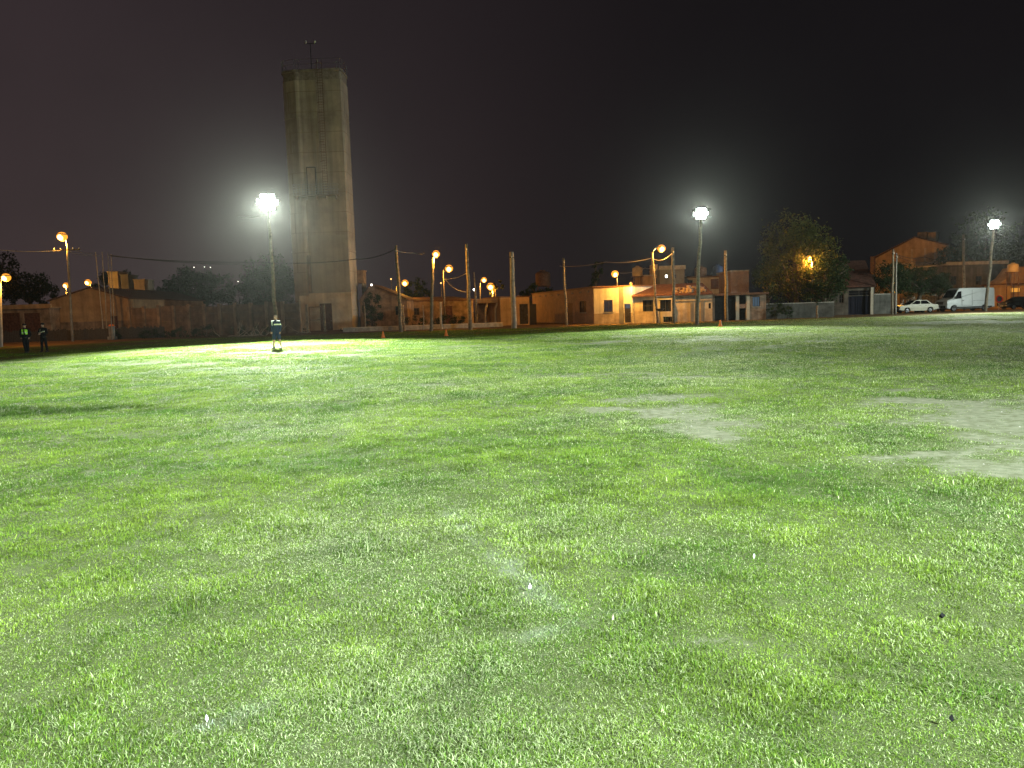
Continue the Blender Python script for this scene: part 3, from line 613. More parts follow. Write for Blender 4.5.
# big gabled house
f=Fc(875,116,946,110); t=thing('big_gabled_house','tall ochre house with a wide lopsided gable and a box on its ridge','house',f.a,f.yaw); h=f.z(876,258); hr=f.z(945,246)
mb=MB(); ax,zx=f.x(914),f.z(914,237.5)
mb.prism([(0,-.3),(f.w,-.3),(f.w,hr),(ax,zx),(0,h)],0,11); mb.build('wall',mt['orange'],t)
r=MB()
for (x0,z0) in ((0,h),(f.w,hr)):
    e=.25 if x0 else -.25; r.prism([(x0+e,z0+.02),(ax,zx+.02),(ax,zx+.16),(x0+e,z0+.16)],-.25,11.3)
r.build('roof',mt['rust'],t)
q=MB(); 
for px in (898,911,924,934): q.b0(f.x(px)-.14,f.x(px)+.14,-.06,-.002,-.1,(h if px<905 else hr)-.1)
q.b0(.02,f.w-.02,-.045,-.004,f.z(910,266),f.z(910,263)); q.build('concrete_frame',mt['dado'],t)
MB().b0(f.x(915),f.x(924.5),.6,3,zx-.6,f.z(920,232)).b0(f.x(924.6),f.x(933),1,3,zx-1.2,f.z(920,232.5)).build('roof_box',mt['oldwall'],t)
MB().b0(f.x(867.5)-.2,f.x(873),2,4.2,-.3,f.z(870,256)).build('side_box',mt['brick'],t)
# picket fence behind the cream car
f=Fc(900,89,944,90.5); t=thing('picket_fence','pale picket fence of upright bars behind the cream car','fence',f.a,f.yaw); q=MB(); x=0; hh=f.z(920,294)
while x<f.w: q.b0(x,x+.10,0,.03,-.05,hh*random.uniform(.93,1.02)); x+=.21
q.build('pickets',mt['paleframe'],t); MB().b0(0,f.w,.033,.08,.3,.4).b0(0,f.w,.033,.08,hh-.5,hh-.4).build('rails',mt['paleframe'],t)
# grey wall behind van
f=Fc(946,99,1006,100); t=thing('grey_long_house','dark grey flat house behind the white van','house',f.a,f.yaw); h=f.z(975,264.5); walls(t,f.w,8,h,'drab',[f.hole('window',950,956,276,285),f.hole('window',975,981,276,285)]); flatroof(t,f.w,8,h,par=.25)
# right edge orange house
f=Fc(1006,96,1052,97); t=thing('lamplit_house','orange lit house with a glowing square window at the right edge','house',f.a,f.yaw); h=f.z(1015,284.5)
walls(t,f.w,8,h,'orange',[f.hole('window',1010,1020,287.5,292.5,gm='wino',mull=0,tr=0),f.hole('door',1025,1031,292,309)]); flatroof(t,f.w,8,h,m='tile',over=.4)
q=MB(); z1=f.z(1024,267)
q.prism([(f.x(1008),h+.153),(f.w,h+.153),(f.w,z1+.3),(f.x(1024),z1),(f.x(1017),f.z(1017,277))],1.5,6); q.build('upper_storey',mt['orange'],t)
watertank('water_tank','round ochre water tank on stand above the lamplit house',(gx(1014.5,95),95.5,0),.62,1.1,legs=zat(1014,272,95.5))
# ------------------------------------------------------------------ poles, lamps, cables
def bent(b, tp, r0, r1, n=7, wob=.05):
    pts=[]; rs=[]
    for i in range(n+1):
        k=i/n; p=Vector(b).lerp(Vector(tp),k); w=math.sin(k*math.pi)*wob
        pts.append(p+Vector((random.uniform(-w,w),random.uniform(-w,w),0))); rs.append(r0+(r1-r0)*k)
    return pts,rs
def polepts(pxb, Y, pxt, pyt):
    b=Vector((gx(pxb,Y),Y,0)); t=at(pxt,pyt,Y)-b; return b,t
def wood_pole(label, pxb, Y, pxt, pyt, r0=.15, r1=.1, m='wood', group='bare wooden poles round the pitch', name='wooden_pole', ties=True, cat='pole'):
    b,tp=polepts(pxb,Y,pxt,pyt); t=thing(name,label,cat,b,0,group)
    pts,rs=bent((0,0,-.3),tp,r0,r1); MB().tube(pts,rs,10).build('shaft',mt[m],t,True)
    if ties:
        q=MB(); p=Vector((0,0,0)).lerp(tp,.93); q.tube([p-Vector((0,0,.05)),p+Vector((0,0,.05))],r1+.025,10); q.build('metal_band',mt['dark'],t)
        MB().tube([p+Vector((0,-r1,.0)),p+Vector((.0,-r1-.14,.02))],.025,6).tube([p+Vector((0,-r1-.14,-.04)),p+Vector((0,-r1-.14,.12))],.045,6).build('insulator',mt['signw'],t)
    return t,tp
def street_lamp(label, pxb, Y, pxt, pyt, lpx, lpy, power, m='concrete', r0=.14, r1=.09, lamp='sodium', ls=1., Yl=None, shaft_from=0.0):
    b,tp=polepts(pxb,Y,pxt,pyt); ls*=1.25; t=thing('street_lamp',label,'street lamp',b,0,'orange street lamps in the streets around the pitch')
    lp=at(lpx,lpy,Yl or Y-.15)-b
    pts,rs=bent((0,0,-.3),tp,r0,r1,wob=.03); MB().tube(pts,rs,10).build('shaft',mt[m],t,True)
    d=lp-tp; e=Vector((lp.x,lp.y,lp.z+.16*ls)); mid=tp.lerp(e,.55)+Vector((0,0,.25*abs(d.x)*.6))
    MB().tube([tp-Vector((0,0,.25)),tp.lerp(mid,.5)+Vector((0,0,.06)),mid,e],.03,6).build('arm',mt['metal'],t,True)
    h=MB().lathe([(.06*ls,.22*ls),(.13*ls,.2*ls),(.25*ls,.1*ls),(.27*ls,.06*ls),(.2*ls,.05*ls)],seg=14).build('lamp_head',mt['metal'],t,True,lp)
    MB().ball((0,0,-.03*ls),(.28*ls,.28*ls,.26*ls),14).build('lamp_glass',mt[lamp],h,True); MB().ball((0,-.12*ls,-.07*ls),(.19*ls,.19*ls,.19*ls),12).build('bulb',mt['sodcore'],h,True)
    if power: light(t,lp+Vector((0,-.0,-.36*ls)),power*SOD,(1,.43,.055),.12)
    return t
# (label, base px, Y, top px, top py, lamp px, py, watts)
street_lamp('orange lamp on a pale pole cut by the left edge',1,62,0,283,6,277,450)
street_lamp('tallest orange lamp on the cross wired pole at left',72.5,75,67,243,62,236,800,ls=1.35)
street_lamp('small orange lamp just left of the tall left pole, far street',67.5,112,66.5,292,66,285,200,ls=1.2)
street_lamp('small orange lamp over the gabled shed roof',92,108,91.5,288,88,282,260,ls=1.25)
street_lamp('dim orange lamp behind the first bare pole right of the tower',398,106,396,286,405,282.5,300,ls=1.35)
street_lamp('orange lamp on a thick wooden pole midway behind the cones',431,70,433,257,436,253.5,700,'wood',.16,.12)
street_lamp('orange lamp with slack cable, second right of the tower poles',445,92,443,270,449,268,600,'wood',ls=1.35)
street_lamp('small far orange lamp left of the lit leaves',480,122,480,283,484,279.5,500,ls=1.3)
street_lamp('orange lamp shining into a small tree above the carport',492,104,493,291,490.5,286,500,ls=1.5)
b=Vector((gx(618,77.9),77.9,zat(618,287.5,77.9)+.16)); t=thing('street_lamp','orange lamp on a short mast on the roof edge of the white corner house','street lamp',b,0,'orange street lamps in the streets around the pitch')
lp=at(615,273.5,75.4)-b; MB().tube([(0,0,0),(0,0,lp.z+.1)],.06,8).build('shaft',mt['metal'],t,True); MB().tube([(0,0,lp.z),(lp.x*.5,lp.y*.5,lp.z+.3),(lp.x,lp.y,lp.z+.22)],.03,6).build('arm',mt['metal'],t,True)
h=MB().lathe([(.08,.27),(.16,.25),(.31,.12),(.33,.07),(.25,.06)],seg=14).build('lamp_head',mt['metal'],t,True,lp); MB().ball((0,0,-.03),(.36,.36,.32),14).build('lamp_glass',mt['sodium'],h,True); MB().ball((0,-.15,-.08),.24,12).build('bulb',mt['sodcore'],h,True); light(t,lp+Vector((0,-.2,-.5)),800*SOD,(1,.43,.055),.12)
street_lamp('orange lamp on a wired pole before the tiled house',658,73,652,252,661.5,248,1500,'wood',.13,.10,ls=1.1)
street_lamp('orange lamp almost hidden inside the big tree',812,79,812,262,809,257.5,650,ls=.75)
street_lamp('unseen orange lamp added behind the dark tree to light the big gabled house',895,98,895,285,892,283,1500)  # no lamp seen here; added to light the gabled house front
street_lamp('unseen orange lamp added outside the right edge to light the lamplit house',1045,90,1043,262,1038,258,600)  # added out of view to light the house at the right edge
# wall lamp on corner house
p=at(631,283.5,75.6); t=thing('wall_lamp','small bright lamp on a bracket at the roof corner of the white house','wall lamp',p)
MB().tube([(.0,.5,.1),(0,.1,.2),(0,0,.12)],.025,6).build('bracket',mt['dark'],t); h=MB().lathe([(.04,.14),(.12,.1),(.16,.04)],seg=12).build('lamp_shade',mt['metal'],t,True)
MB().ball((0,0,0),(.16,.16,.14),12).build('bulb',mt['sodium'],h,True); light(t,(0,-.25,-.3),150*SOD,(1,.55,.12),.1)
# house bulbs far off
for px,py,Y,lab,c in ((371.5,284.8,93.7,'white bulb at the gable top of the dim brown house','bulb'),(391,279,118,'tiny pale lamp on a thin post left of the dim orange lamp','sodiumdim'),(441,283,112,'tiny lamp on a thin post under the second orange lamp','sodiumdim'),(474.5,289.5,84,'small bright bulb on the crooked thin post by the carport','bulb')):
    p=at(px,py,Y); t=thing('small_lamp',lab,'lamp',(p.x,p.y,0)); 
    if Y<93 or Y>100: MB().tube([(0,0.1,-.2),(0,0.1,p.z+.1)],.045,6).build('post',mt['wood'],t)
    else: MB().tube([(0,.25,p.z+.06),(0,.02,p.z+.05)],.03,6).build('bracket',mt['dark'],t)
    MB().ball((0,0,p.z),.12 if Y>84 else .16,10).build('bulb',mt[c],t,True); MB().lathe([(.05,p.z+.17),(.13,p.z+.1),(.14,p.z+.09)],seg=10).build('lamp_shade',mt['dark'],t,True)
# far lights seen over the dark tree
for i,(px,py) in enumerate(((194,267.3),(204.5,267),(210.5,267.4),(238,281.5),(193.5,288))):
    Y=128+i; p=at(px,py,Y); t=thing('distant_lamp',['far white lamp, leftmost of three over the dark tree crown','far white lamp, middle and brightest of three over the dark tree crown','far white lamp, right end of three over the dark tree crown','far twin lamp low between the two dark tree masses','far lamp glimmering low in the middle of the wide dark tree'][i],'lamp',(p.x,p.y,0),0,'far lamps seen over the dark trees')
    MB().tube([(0,.1,-.2),(0,.1,p.z)],.06,6).build('post',mt['dark'],t); MB().ball((0,0,p.z),.055,8).build('bulb',mt['bulb'],t,True)

# ---- floodlights
def floodlight(label, loc, tp, aim, power, col, spot=150, group='pitch floodlights', size=.4, gl=None, wood=True, n=7, big=False):
    t=thing('floodlight',label,'floodlight',loc,0,group); tp=Vector(tp)
    col=(.88,1,.82) if big else col; pts,rs=bent((0,0,-.4),tp-Vector((0,0,.05)),.17,.105,9,.06); MB().tube(pts,rs,12).build('shaft',mt['wood'],t,True)
    aim=Vector(aim).normalized(); yaw=math.atan2(aim.x,-aim.y)   # local -Y faces aim
    MB().box(tp+Vector((0,-.13,-.05)),(1.5,.08,.1),yaw).box(tp+Vector((0,-.13,.5)),(1.5,.08,.1),yaw).box(tp+Vector((0,0,.25)),(.09,.09,.75),yaw).build('crossbar',mt['dark'],t)
    pit=math.atan2(-aim.z,math.hypot(aim.x,aim.y))*.55
    rot=Matrix.Rotation(yaw,4,'Z') @ Matrix.Rotation(pit,4,'X')
    for k in range(n):
        fs=1.0 if big else .66
        sx,z=((0,.2),(-.6,.2),(.6,.2),(-.3,.66),(.3,.66),(-.3,-.26),(.3,-.26))[k]; sx*=fs; z=.2+(z-.2)*fs
        c=tp+Matrix.Rotation(yaw,3,'Z')@Vector((sx,-.3,z))
        ls=fs*1.02
        q=MB().box((0,0,0),(.56,.12,.42),bev=.02)
        for j in range(6): q.b0(-.25+.09*j,-.24+.09*j,.06,.14,-.18,.18)
        h=q.build('lamp_housing',mt['dark'],t); h.matrix_local=Matrix.Translation(c)@rot@Matrix.Rotation(random.uniform(-.35,.35),4,'Z')@Matrix.Rotation(random.uniform(-.25,.25),4,'X')@Matrix.Rotation(random.uniform(-.12,.12),4,'Y')@Matrix.Scale(ls*random.uniform(.9,1.08),4)
        MB().b0(-.25,.25,-.075,-.062,-.18,.18).build('lamp_glass',gl or mt['led'],h)
        MB().box((0,.14,-.02),(.5,.03,.04)).build('lamp_bracket',mt['dark'],h)
    q=Vector((0,0,.22))+tp+Vector((aim.x,aim.y,0)).normalized()*.62
    l=light(t,q,power,col,size,spot,aim); return t
FW=(.88,1,.84)
def flood_px(label, pb, Y, pt, pyt, aimxy, power, **k):
    b,tp=polepts(pb,Y,pt,pyt); return floodlight(label,b,tp,Vector((aimxy[0]-b.x,aimxy[1]-b.y,-tp.z)),power,FW,**k)
flood_px('brightest floodlight on a wooden pole left of the tower',277,64,268,205,(-14,44),FP[0],spot=54,size=.5,big=True)
flood_px('floodlight on a crooked pale pole before the tiled house',696.5,61.5,701,216.5,(10,44),FP[1],spot=84)
flood_px('floodlight on a leaning pole before the white van',985,81.5,994,226.5,(40,60),FP[2],spot=84)
# the two of the near side, behind the photographer
floodlight('floodlight on a pole behind the photographer to the right',(13,-9,0),(0,0,10.2),(-8.5,11.5,-11.5),FP[3],(.82,1,.97),spot=80)
floodlight('floodlight on a pole behind the photographer to the left',(-17,-8,0),(0,0,10.2),(8,15,-11.5),FP[4],(.90,1,.86),spot=82)

floodlight('unseen floodlight on a pole added beyond the right edge to light the van',(66,58,0),(0,0,9.5),(-28,8,-9.3),FP[5],(.88,1,.92),spot=118)  # added out of view to brighten the van and the far right grass
# ---- bare poles
wood_pole('tall bare pole right of the tower, rope at its head',401,70,396,245.5,.19,.12)
wood_pole('tall dark bare pole between the orange lamps and the carport',470.5,70.5,466.5,244,.20,.12)
wood_pole('thick pale concrete pole before the ochre shed',514,72,511.5,252,.27,.2,'concrete',name='concrete_pole')
wood_pole('thin bare pole standing against the brick side wall',567,76,563.5,258,.13,.09)
wood_pole('bare pole beside the projecting bay of the tiled house',674,71.5,673,247.5,.15,.11)
wood_pole('bare pole before the dark porch',726.5,73,725.5,250.5,.17,.13)
wood_pole('left one of the twin poles by the cream car',892,80,893,249,.13,.09)
wood_pole('right one of the twin poles by the cream car',895.5,82,896.5,253,.11,.07,'concrete')
wood_pole('bare pole rising behind the white van roof',964.5,90,963.5,234.5,.17,.12)
wood_pole('short post in the shade of the big tree',817.5,74,817.5,305.5,.09,.08,group=None,name='wooden_post',ties=False,cat='post')
for px,Y,pt,py,r,m,lab in ((365,80,364,302,.1,'wood','wooden fence post just right of the tower'),(404.5,76,402.5,305,.13,'wood','wooden fence post close behind the first tall pole'),(423.5,78,423,305,.045,'metal','thin metal post with a small cross plate'),(441.5,77,440.5,302,.13,'concrete','rough concrete fence post below the second orange lamp')):
    t,tp=wood_pole(lab,px,Y,pt,py,r,r*.85,m,'short posts of the open plot','fence_post',False,'post')
    if r<.05: MB().box((0,-.06,1.35),(.4,.03,.06)).build('cross_plate',mt['metal'],t)
t,tp=wood_pole('crooked thin pole beside the carport',477.5,82.5,474,272,.15,.06,'wood',None,'crooked_pole',False)
for i,(pxb,pxt,pyt,Y) in enumerate(((104,95.5,252,84.5),(107.5,102,251.5,85),(112,108,252,76.5),(114.5,111,254,85.5))):
    wood_pole(['thin mast, leftmost of the cluster of four over the shed','thin mast, second of the cluster of four over the shed','thin mast reaching the ground, brightest of the cluster of four','thin mast, rightmost of the cluster of four over the shed'][i],pxb,Y,pxt,pyt,.06,.035,'concrete','cluster of thin masts by the shed','thin_mast',False,'mast')
# crosswise arms on the tall left pole
b=Vector((gx(72.5,75),75,0)); 
tc_=thing('pole_crossarm','wired crossarm bolted on the tall left lamp pole','crossarm',(*at(68,250,75).xy,0))
z=zat(68,250,75); MB().b0(-1.3,1.3,-.28,-.18,z-.06,z+.06).build('crossbar',mt['wood'],tc_)
for x in (-1.2,-.6,.6,1.2): MB().lathe([(.03,z+.065),(.05,z+.1),(.05,z+.16),(.02,z+.19)],(x,-.23,0),seg=8).build('insulator',mt['signw'],tc_)
def cable(label, pts, m='cable', r=.022, sag=0., group='overhead cables'):
    P=[Vector(p) for p in pts]; o=[]
    for a,b_ in zip(P,P[1:]):
        for i in range(14): k=i/14; o.append(a.lerp(b_,k)-Vector((0,0,sag*4*k*(1-k))))
    o.append(P[-1]); base=o[0].copy(); q=MB().tube([p-base for p in o],r,5); ob=q.build('cable',mt[m],loc=base); tag(ob,label,'cable',group); return ob
cable('grey cables running left from the tall left pole',[at(65,250,75),at(-30,246,70)],'litcable',.03,.3)
cable('pale cable from the tall left pole to the thin masts',[at(72,249,75),at(95.5,253,84)],'litcable',.035,.2)
cable('lower pale cable from the tall left pole to the thin masts',[at(70,252,75),at(102,255,84.5)],'litcable',.03,.2)
cable('dark cable strung from the thin masts across the tower to the first bare pole',[at(111,256,85.5),at(262,262,84),at(357,259,82),at(396,249,70)],'cable',.045,.25)
cable('second dark cable sagging just under the first across the dark tree',[at(108,255,80),at(256,264,84),at(262,263,84)],'cable',.04,.3)
cable('short grey rope hanging from the head of the first bare pole',[at(397,251,70),at(413,253,71),at(424,253.5,71)],'litcable',.028,.05)
cable('slack pale cable below the second orange lamp',[at(445,279,90),at(466,292,72)],'litcable',.04,.35)
cable('thin pale cable from the second orange lamp to the dark pole',[at(444,279,91),at(467,273,71)],'litcable',.03,.2)
cable('pale cable dipping from the lamp pole to the bare pole by the bay',[at(652,258,73),at(673,252,71.5)],'litcable',.03,.45)
cable('long cable from the lamp pole left over the white corner house',[at(652,258,73),at(606,262,84),at(560,266,100)],'litcable',.03,.2)
cable('lower cable from the lamp pole towards the ochre upper storey',[at(655,265,73),at(645,268,90),at(620,273,92)],'litcable',.025,.2)
cable('thin cable over the face of the big gabled house',[at(893,253,80),at(925,257,90),at(963,260,90)],'cable',.03,.3)
cable('lower thin cable over the face of the big gabled house',[at(897,256,82),at(925,262,90),at(963,266,90)],'cable',.03,.25)
cable('thin cable running left from the brightest floodlight head',[at(266,215,64),at(238,217,66)],'litcable',.015,.1)

# ---- gate in front of the tower
t=thing('plot_gate','open metal frame gate between two posts before the tower door','gate',(gx(316,79),79,0)); f=Fc(308,79,325,79); ox=gx(316,79)-f.a.x
z1=f.z(316,307)
for px,w_ in ((308,.2),(325.2,.2)): MB().b0(f.x(px)-ox-w_/2,f.x(px)-ox+w_/2,-.1,.1,-.3,f.z(px,304.5)).build('post',mt['wood'],t)
x0,x1=f.x(310.5)-ox,f.x(322.5)-ox; q=MB()
for z in (.15,z1*.5,z1): q.tube([(x0,0,z),(x1,0,z)],.045,6)
for x in (x0,x1): q.tube([(x,0,.1),(x,0,z1)],.045,6)
gf=q.build('gate_frame',mt['rust'],t); q=MB()
for i in range(1,18): x=x0+(x1-x0)*i/18; q.tube([(x,.0,.15),(x,0,z1)],.006,4)
for i in range(1,22): z=.15+(z1-.15)*i/22; q.tube([(x0,.013,z),(x1,.013,z)],.006,4)
q.build('wire_mesh',mt['rust'],gf)
# barbecue bowl on a post
p=Vector((gx(660,71),71,0)); t=thing('bowl_on_post','dark round bowl on a thin post before the bay','bowl',p); z=zat(660,309,71)
MB().tube([(0,0,-.2),(0,0,z-.05)],.04,6).build('post',mt['dark'],t); MB().lathe([(.08,z-.22),(.3,z-.12),(.42,z+.02),(.44,z+.04),(.38,z+.03),(.05,z-.1)],seg=18).build('bowl',mt['dark'],t,True)
# round sign
p=Vector((gx(999,87),87,0)); t=thing('round_sign','round sign with a red rim behind the van','sign',p); z=zat(999.3,299,87)
MB().tube([(0,.04,-.2),(0,.04,z+.5)],.035,6).build('post',mt['metal'],t); MB().lathe([(.3,-.01),(.3,.01)],(0,-.01,z),axis='Y',seg=24).build('sign_face',mt['darkdoor'],t)
q=MB(); q.tube([(.36*math.cos(a),-.012,z+.5*0+.36*math.sin(a)) for a in np.linspace(0,2*math.pi,25)],.07,6,False); q.build('sign_rim',mt['signr'],t)
# shrine
p=Vector((gx(112.5,77.5),77.5,0)); t=thing('wayside_shrine','small pale pillar with an orange cap among weeds on the left','shrine',p)
MB().b0(-.35,.35,-.3,.3,-.2,.3).b0(-.22,.22,-.2,.2,.303,1.25).b0(-.28,.28,-.26,.26,1.253,1.33).build('pillar',mt['concrete'],t); MB().lathe([(.3,1.333),(.27,1.42),(.12,1.52),(.02,1.56)],seg=8).build('cap',mt['cone'],t)
# cones
def cone(label, px, Y):
    t=thing('traffic_cone',label,'cone',(gx(px,Y),Y,terr(gx(px,Y),Y)+.02),random.uniform(0,1),'orange cones along the far touchline')
    MB().box((0,0,.015),(.3,.3,.03),bev=.008).build('base',mt['cone'],t); MB().lathe([(.125,.031),(.112,.09),(.06,.34),(.035,.45),(.028,.46)],seg=18).build('cone_body',mt['cone'],t,True); return t
cone('orange cone nearest the tower foot',383.2,54); cone('orange cone before the dark pole at mid pitch',446.3,54.5); cone('orange cone right of the crooked floodlight pole',720.3,55)
# litter
def scrap(name,label,px,py,s,m,n=9,cat='litter',hz=.02):
    p=gp(px,py); q=MB(); 
    vs=[q.b.verts.new((math.cos(a)*s*random.uniform(.6,1),math.sin(a)*s*.6*random.uniform(.6,1),random.uniform(0,hz))) for a in (2*math.pi*i/n for i in range(n))]
    top=q.b.verts.new((0,0,hz+.012)); bot=q.b.verts.new((0,0,-.004))
    for i in range(n): q.b.faces.new((vs[i],vs[(i+1)%n],top)); q.b.faces.new((vs[(i+1)%n],vs[i],bot))
    tag(q.build(name,mt[m],loc=(p.x,p.y,float(terr(p.x,p.y))+.03)),label,cat)
scrap('paper_scrap','white scrap of paper on the chalk line remains',530,589,.014,'paper'); scrap('paper_scrap','tiny pale scrap right of the chalk remains in the grass',754,557,.007,'paper'); scrap('chalk_lump','crumbled white chalk spot in the near left grass',207,722,.009,'paper')
scrap('plastic_scrap','small black scrap on the grass at the right',942,613,.020,'blackplastic'); scrap('plastic_scrap','small dark scrap in the near right grass',952,718,.012,'blackplastic'); scrap('straw_bit','pale curled leaf bit in the near middle grass',613,619,.007,'litbark')
# ------------------------------------------------------------------ trees and plants
def leaves(name, blobs, n, size, m, parent, seed):
    g=np.random.default_rng(seed); w=np.array([b[3]*b[4]*b[5] for b in blobs]); w/=w.sum(); P=[]
    for b,k in zip(blobs,(w*n).astype(int)):
        nc=max(6,k//45); dirs=g.normal(size=(nc,3)); dirs/=np.linalg.norm(dirs,axis=1)[:,None]; rad=.35+.68*g.random(nc)**.5
        cen=np.array(b[:3])+dirs*rad[:,None]*np.array(b[3:6]); cid=g.integers(0,nc,k)
        P.append(cen[cid]+g.normal(size=(k,3))*np.array([.13,.13,.11])*np.mean(b[3:6]))
    P=np.concatenate(P); n=len(P); a=g.normal(size=(n,3)); a/=np.linalg.norm(a,axis=1)[:,None]; r=g.normal(size=(n,3)); c=np.cross(a,r); c/=np.linalg.norm(c,axis=1)[:,None]
    s=size*(.6+.8*g.random(n))[:,None]; a=a*s; c=c*s*.5
    V=np.stack([P-a*.5,P+c*.5+a*.05,P+a*.6,P-c*.5+a*.05],1).reshape(-1,3); k=np.arange(n)[:,None]*4
    return link(fastmesh(name,V,k+np.array([[0,1,2,3]])),name,mt[m],parent)
def tree(label, px, Y, blobs, n, leaf, lm='leaf', trunk=.2, name='tree', cat='tree', group='dark trees around the pitch', seed=1, bare_top=False):
    """blobs in pixels: (px, py, half width px, half height px, depth offset m)"""
    b=Vector((gx(px,Y),Y,0)); t=thing(name,label,cat,b,0,group); k=Y/F; B=[]
    for x,y,rx,ry,dy in blobs:
        p=at(x,y,Y)-b; B.append((p.x,dy,p.z,rx*k,max(rx,ry)*k*.8,ry*k))
    q=MB(); random.seed(seed); low=min(v[2]-v[5] for v in B); hi=max(v[2] for v in B); cxm=sum(v[0] for v in B)/len(B)
    q.tube([(0,0,-.3),(.05,0,max(low*.6,.4)),(cxm*.5,0,(low+hi)/2),(cxm*.8,.0,hi)],[trunk*1.25,trunk,trunk*.7,trunk*.25],9)
    for v in B:
        for j in range(4):
            z0=max(.5,low+(hi-low)*random.uniform(0,.5)); e=(v[0]+random.uniform(-.7,.7)*v[3],v[1]+random.uniform(-.6,.6)*v[4],v[2]+random.uniform(-.2,.75)*v[5])
            m_=((cxm*.3+e[0])*.5,(e[1])*.5,z0+(e[2]-z0)*.6); q.tube([(cxm*.3,0,z0),m_,e],[trunk*.5,trunk*.33,trunk*.08],6)
    q.build('trunk',mt['bark'],t,True); leaves('crown',B,n,leaf,lm,t,seed); return t
tree('big leafy tree with an orange lamp glowing through its crown',795,80,[(795,243,31,30,0),(785,262,27,27,.5),(812,258,23,30,-.3),(800,285,30,18,0),(778,285,18,22,.3)],11500,.24,'leafl',.36,'leafy_tree',seed=11,group=None)
tree('dark rounded tree against the right flank of the big leafy tree',823,78,[(826,282,20,22,0),(840,272,11,16,.3),(812,295,12,13,0)],6500,.2,'leaf',.26,seed=12)
tree('dark rounded tree before the big gabled house, behind the twin poles',893,85,[(890,277,14,18,0),(902,279,12,16,0),(884,284,9,12,0)],5000,.2,'leaf',.2,seed=13)
tree('dark spreading tree above the cream car',917,87,[(920,282,18,15,0),(936,281,14,13,.2),(908,284,12,11,0),(947,287,7,8,0)],6000,.2,'leaf',.24,seed=14)
tree('slim dark tree behind the gap of the cream car and the van',938,88,[(936,286,8,9,0),(944,283,8,10,0)],1800,.2,'leaf',.12,seed=15)
tree('huge dark tree behind the white van',985,104,[(985,246,28,33,0),(962,262,20,26,0),(1004,268,18,28,0)],8500,.34,'leaf',.45,seed=16)
tree('wide dark tree left of the tower with lamps above its crown',192,118,[(190,292,26,22,0),(165,297,16,14,0),(215,289,20,17,0),(235,296,14,12,0)],8000,.4,'leaf',.4,seed=17)
tree('tall dark tree between the brightest floodlight and the tower',268,122,[(268,283,24,27,0),(252,294,14,18,0),(285,290,12,24,0)],7000,.4,'leaf',.4,seed=18)
tree('dark tree peeking over the box shaped roof rooms',110,126,[(104,285,14,12,0),(128,281,10,10,0),(140,288,12,9,0)],2600,.35,'leaf',.3,seed=19)
tree('dark tree at the left edge behind the garage',-3,124,[(-4,268,22,16,0),(-12,285,25,20,0),(10,290,14,14,0)],5000,.4,'leaf',.4,seed=20)
tree('dark tree behind the tall left pole',33,128,[(30,285,22,14,0),(42,293,14,12,0),(18,294,12,10,0)],3800,.38,'leaf',.35,seed=21)
tree('dark bushy tree before the dim gabled house',372,88,[(373,304,8,11,0),(369,313,8,10,0),(376,317,7,9,0)],2600,.18,'leaf',.15,seed=22)
tree('small tree lit orange by a lamp above the carport',497,105,[(497,285,6,6,0),(491,290,4,4,0)],500,.25,'leafl',.1,seed=23)
tree('dim tree over the dark outbuilding',415,112,[(415,290,12,13,0),(424,298,9,9,0),(406,296,7,8,0)],2200,.3,'leaf',.2,seed=24)
tree('dark tree behind the ochre shed',540,112,[(530,296,10,12,0),(545,298,13,11,0)],2200,.3,'leaf',.2,seed=25)
tree('tall dark palm like tree faintly seen left of the corner house lamp',596,116,[(597,268,6,7,0),(594,280,5,10,0)],800,.3,'leaf',.16,seed=26)
tree('dark tree left of the big leafy tree',766,86,[(766,275,11,20,0),(770,300,10,14,0)],3200,.22,'leaf',.2,seed=27)
def shrub(label, px, Y, blobs, n, leaf, seed, group='dark weeds and shrubs along the far edge'):
    b=Vector((gx(px,Y),Y,0)); t=thing('shrub',label,'shrub',b,0,group); k=Y/F; B=[]; q=MB(); random.seed(seed)
    for x,y,rx,ry,dy in blobs:
        p=at(x,y,Y)-b; B.append((p.x,dy,max(p.z,ry*k*.7),rx*k,.6,ry*k))
        for j in range(5): q.tube([(p.x+random.uniform(-.2,.2),dy,-.1),(p.x+random.uniform(-.5,.5)*rx*k,dy,p.z+ry*k*random.uniform(.2,.8))],[.025,.008],5)
    q.build('stems',mt['hedge'],t); leaves('foliage',B,n,leaf,'leaf',t,seed); return t
shrub('dark weeds at the foot of the panel wall, left end',160,77,[(150,334,12,5,0),(168,333,10,5,0)],1500,.12,31)
shrub('dark weeds at the foot of the panel wall, middle',195,76.5,[(185,332,12,5,0),(207,331.5,13,6,0)],1800,.12,32)
shrub('dark shrub behind the man in the pale collared jacket',248,76,[(240,331,14,5,0),(262,330,10,6,0)],1500,.12,33)
shrub('weeds around the wayside shrine pillar',114,78.5,[(113,334,7,6,.3),(119,337,5,4,0)],700,.12,34)
shrub('low weeds left of the tower door behind the gate',300,81,[(295,330,8,5,0),(304,331,4,3,0)],700,.12,35)
shrub('small weed clump under the patchy tower wall',347,84,[(345,329,6,2.5,0),(354,329,4,2,0)],350,.1,36)
shrub('dim overgrown bushes behind the thin metal post',430,84,[(415,322,14,6,0),(445,321,16,7,0),(460,322,9,6,0)],2600,.14,37)
shrub('dark shrub at the tree foot left of the garage house',782,76,[(776,310,9,8,0),(788,312,8,6,0)],1500,.12,38)
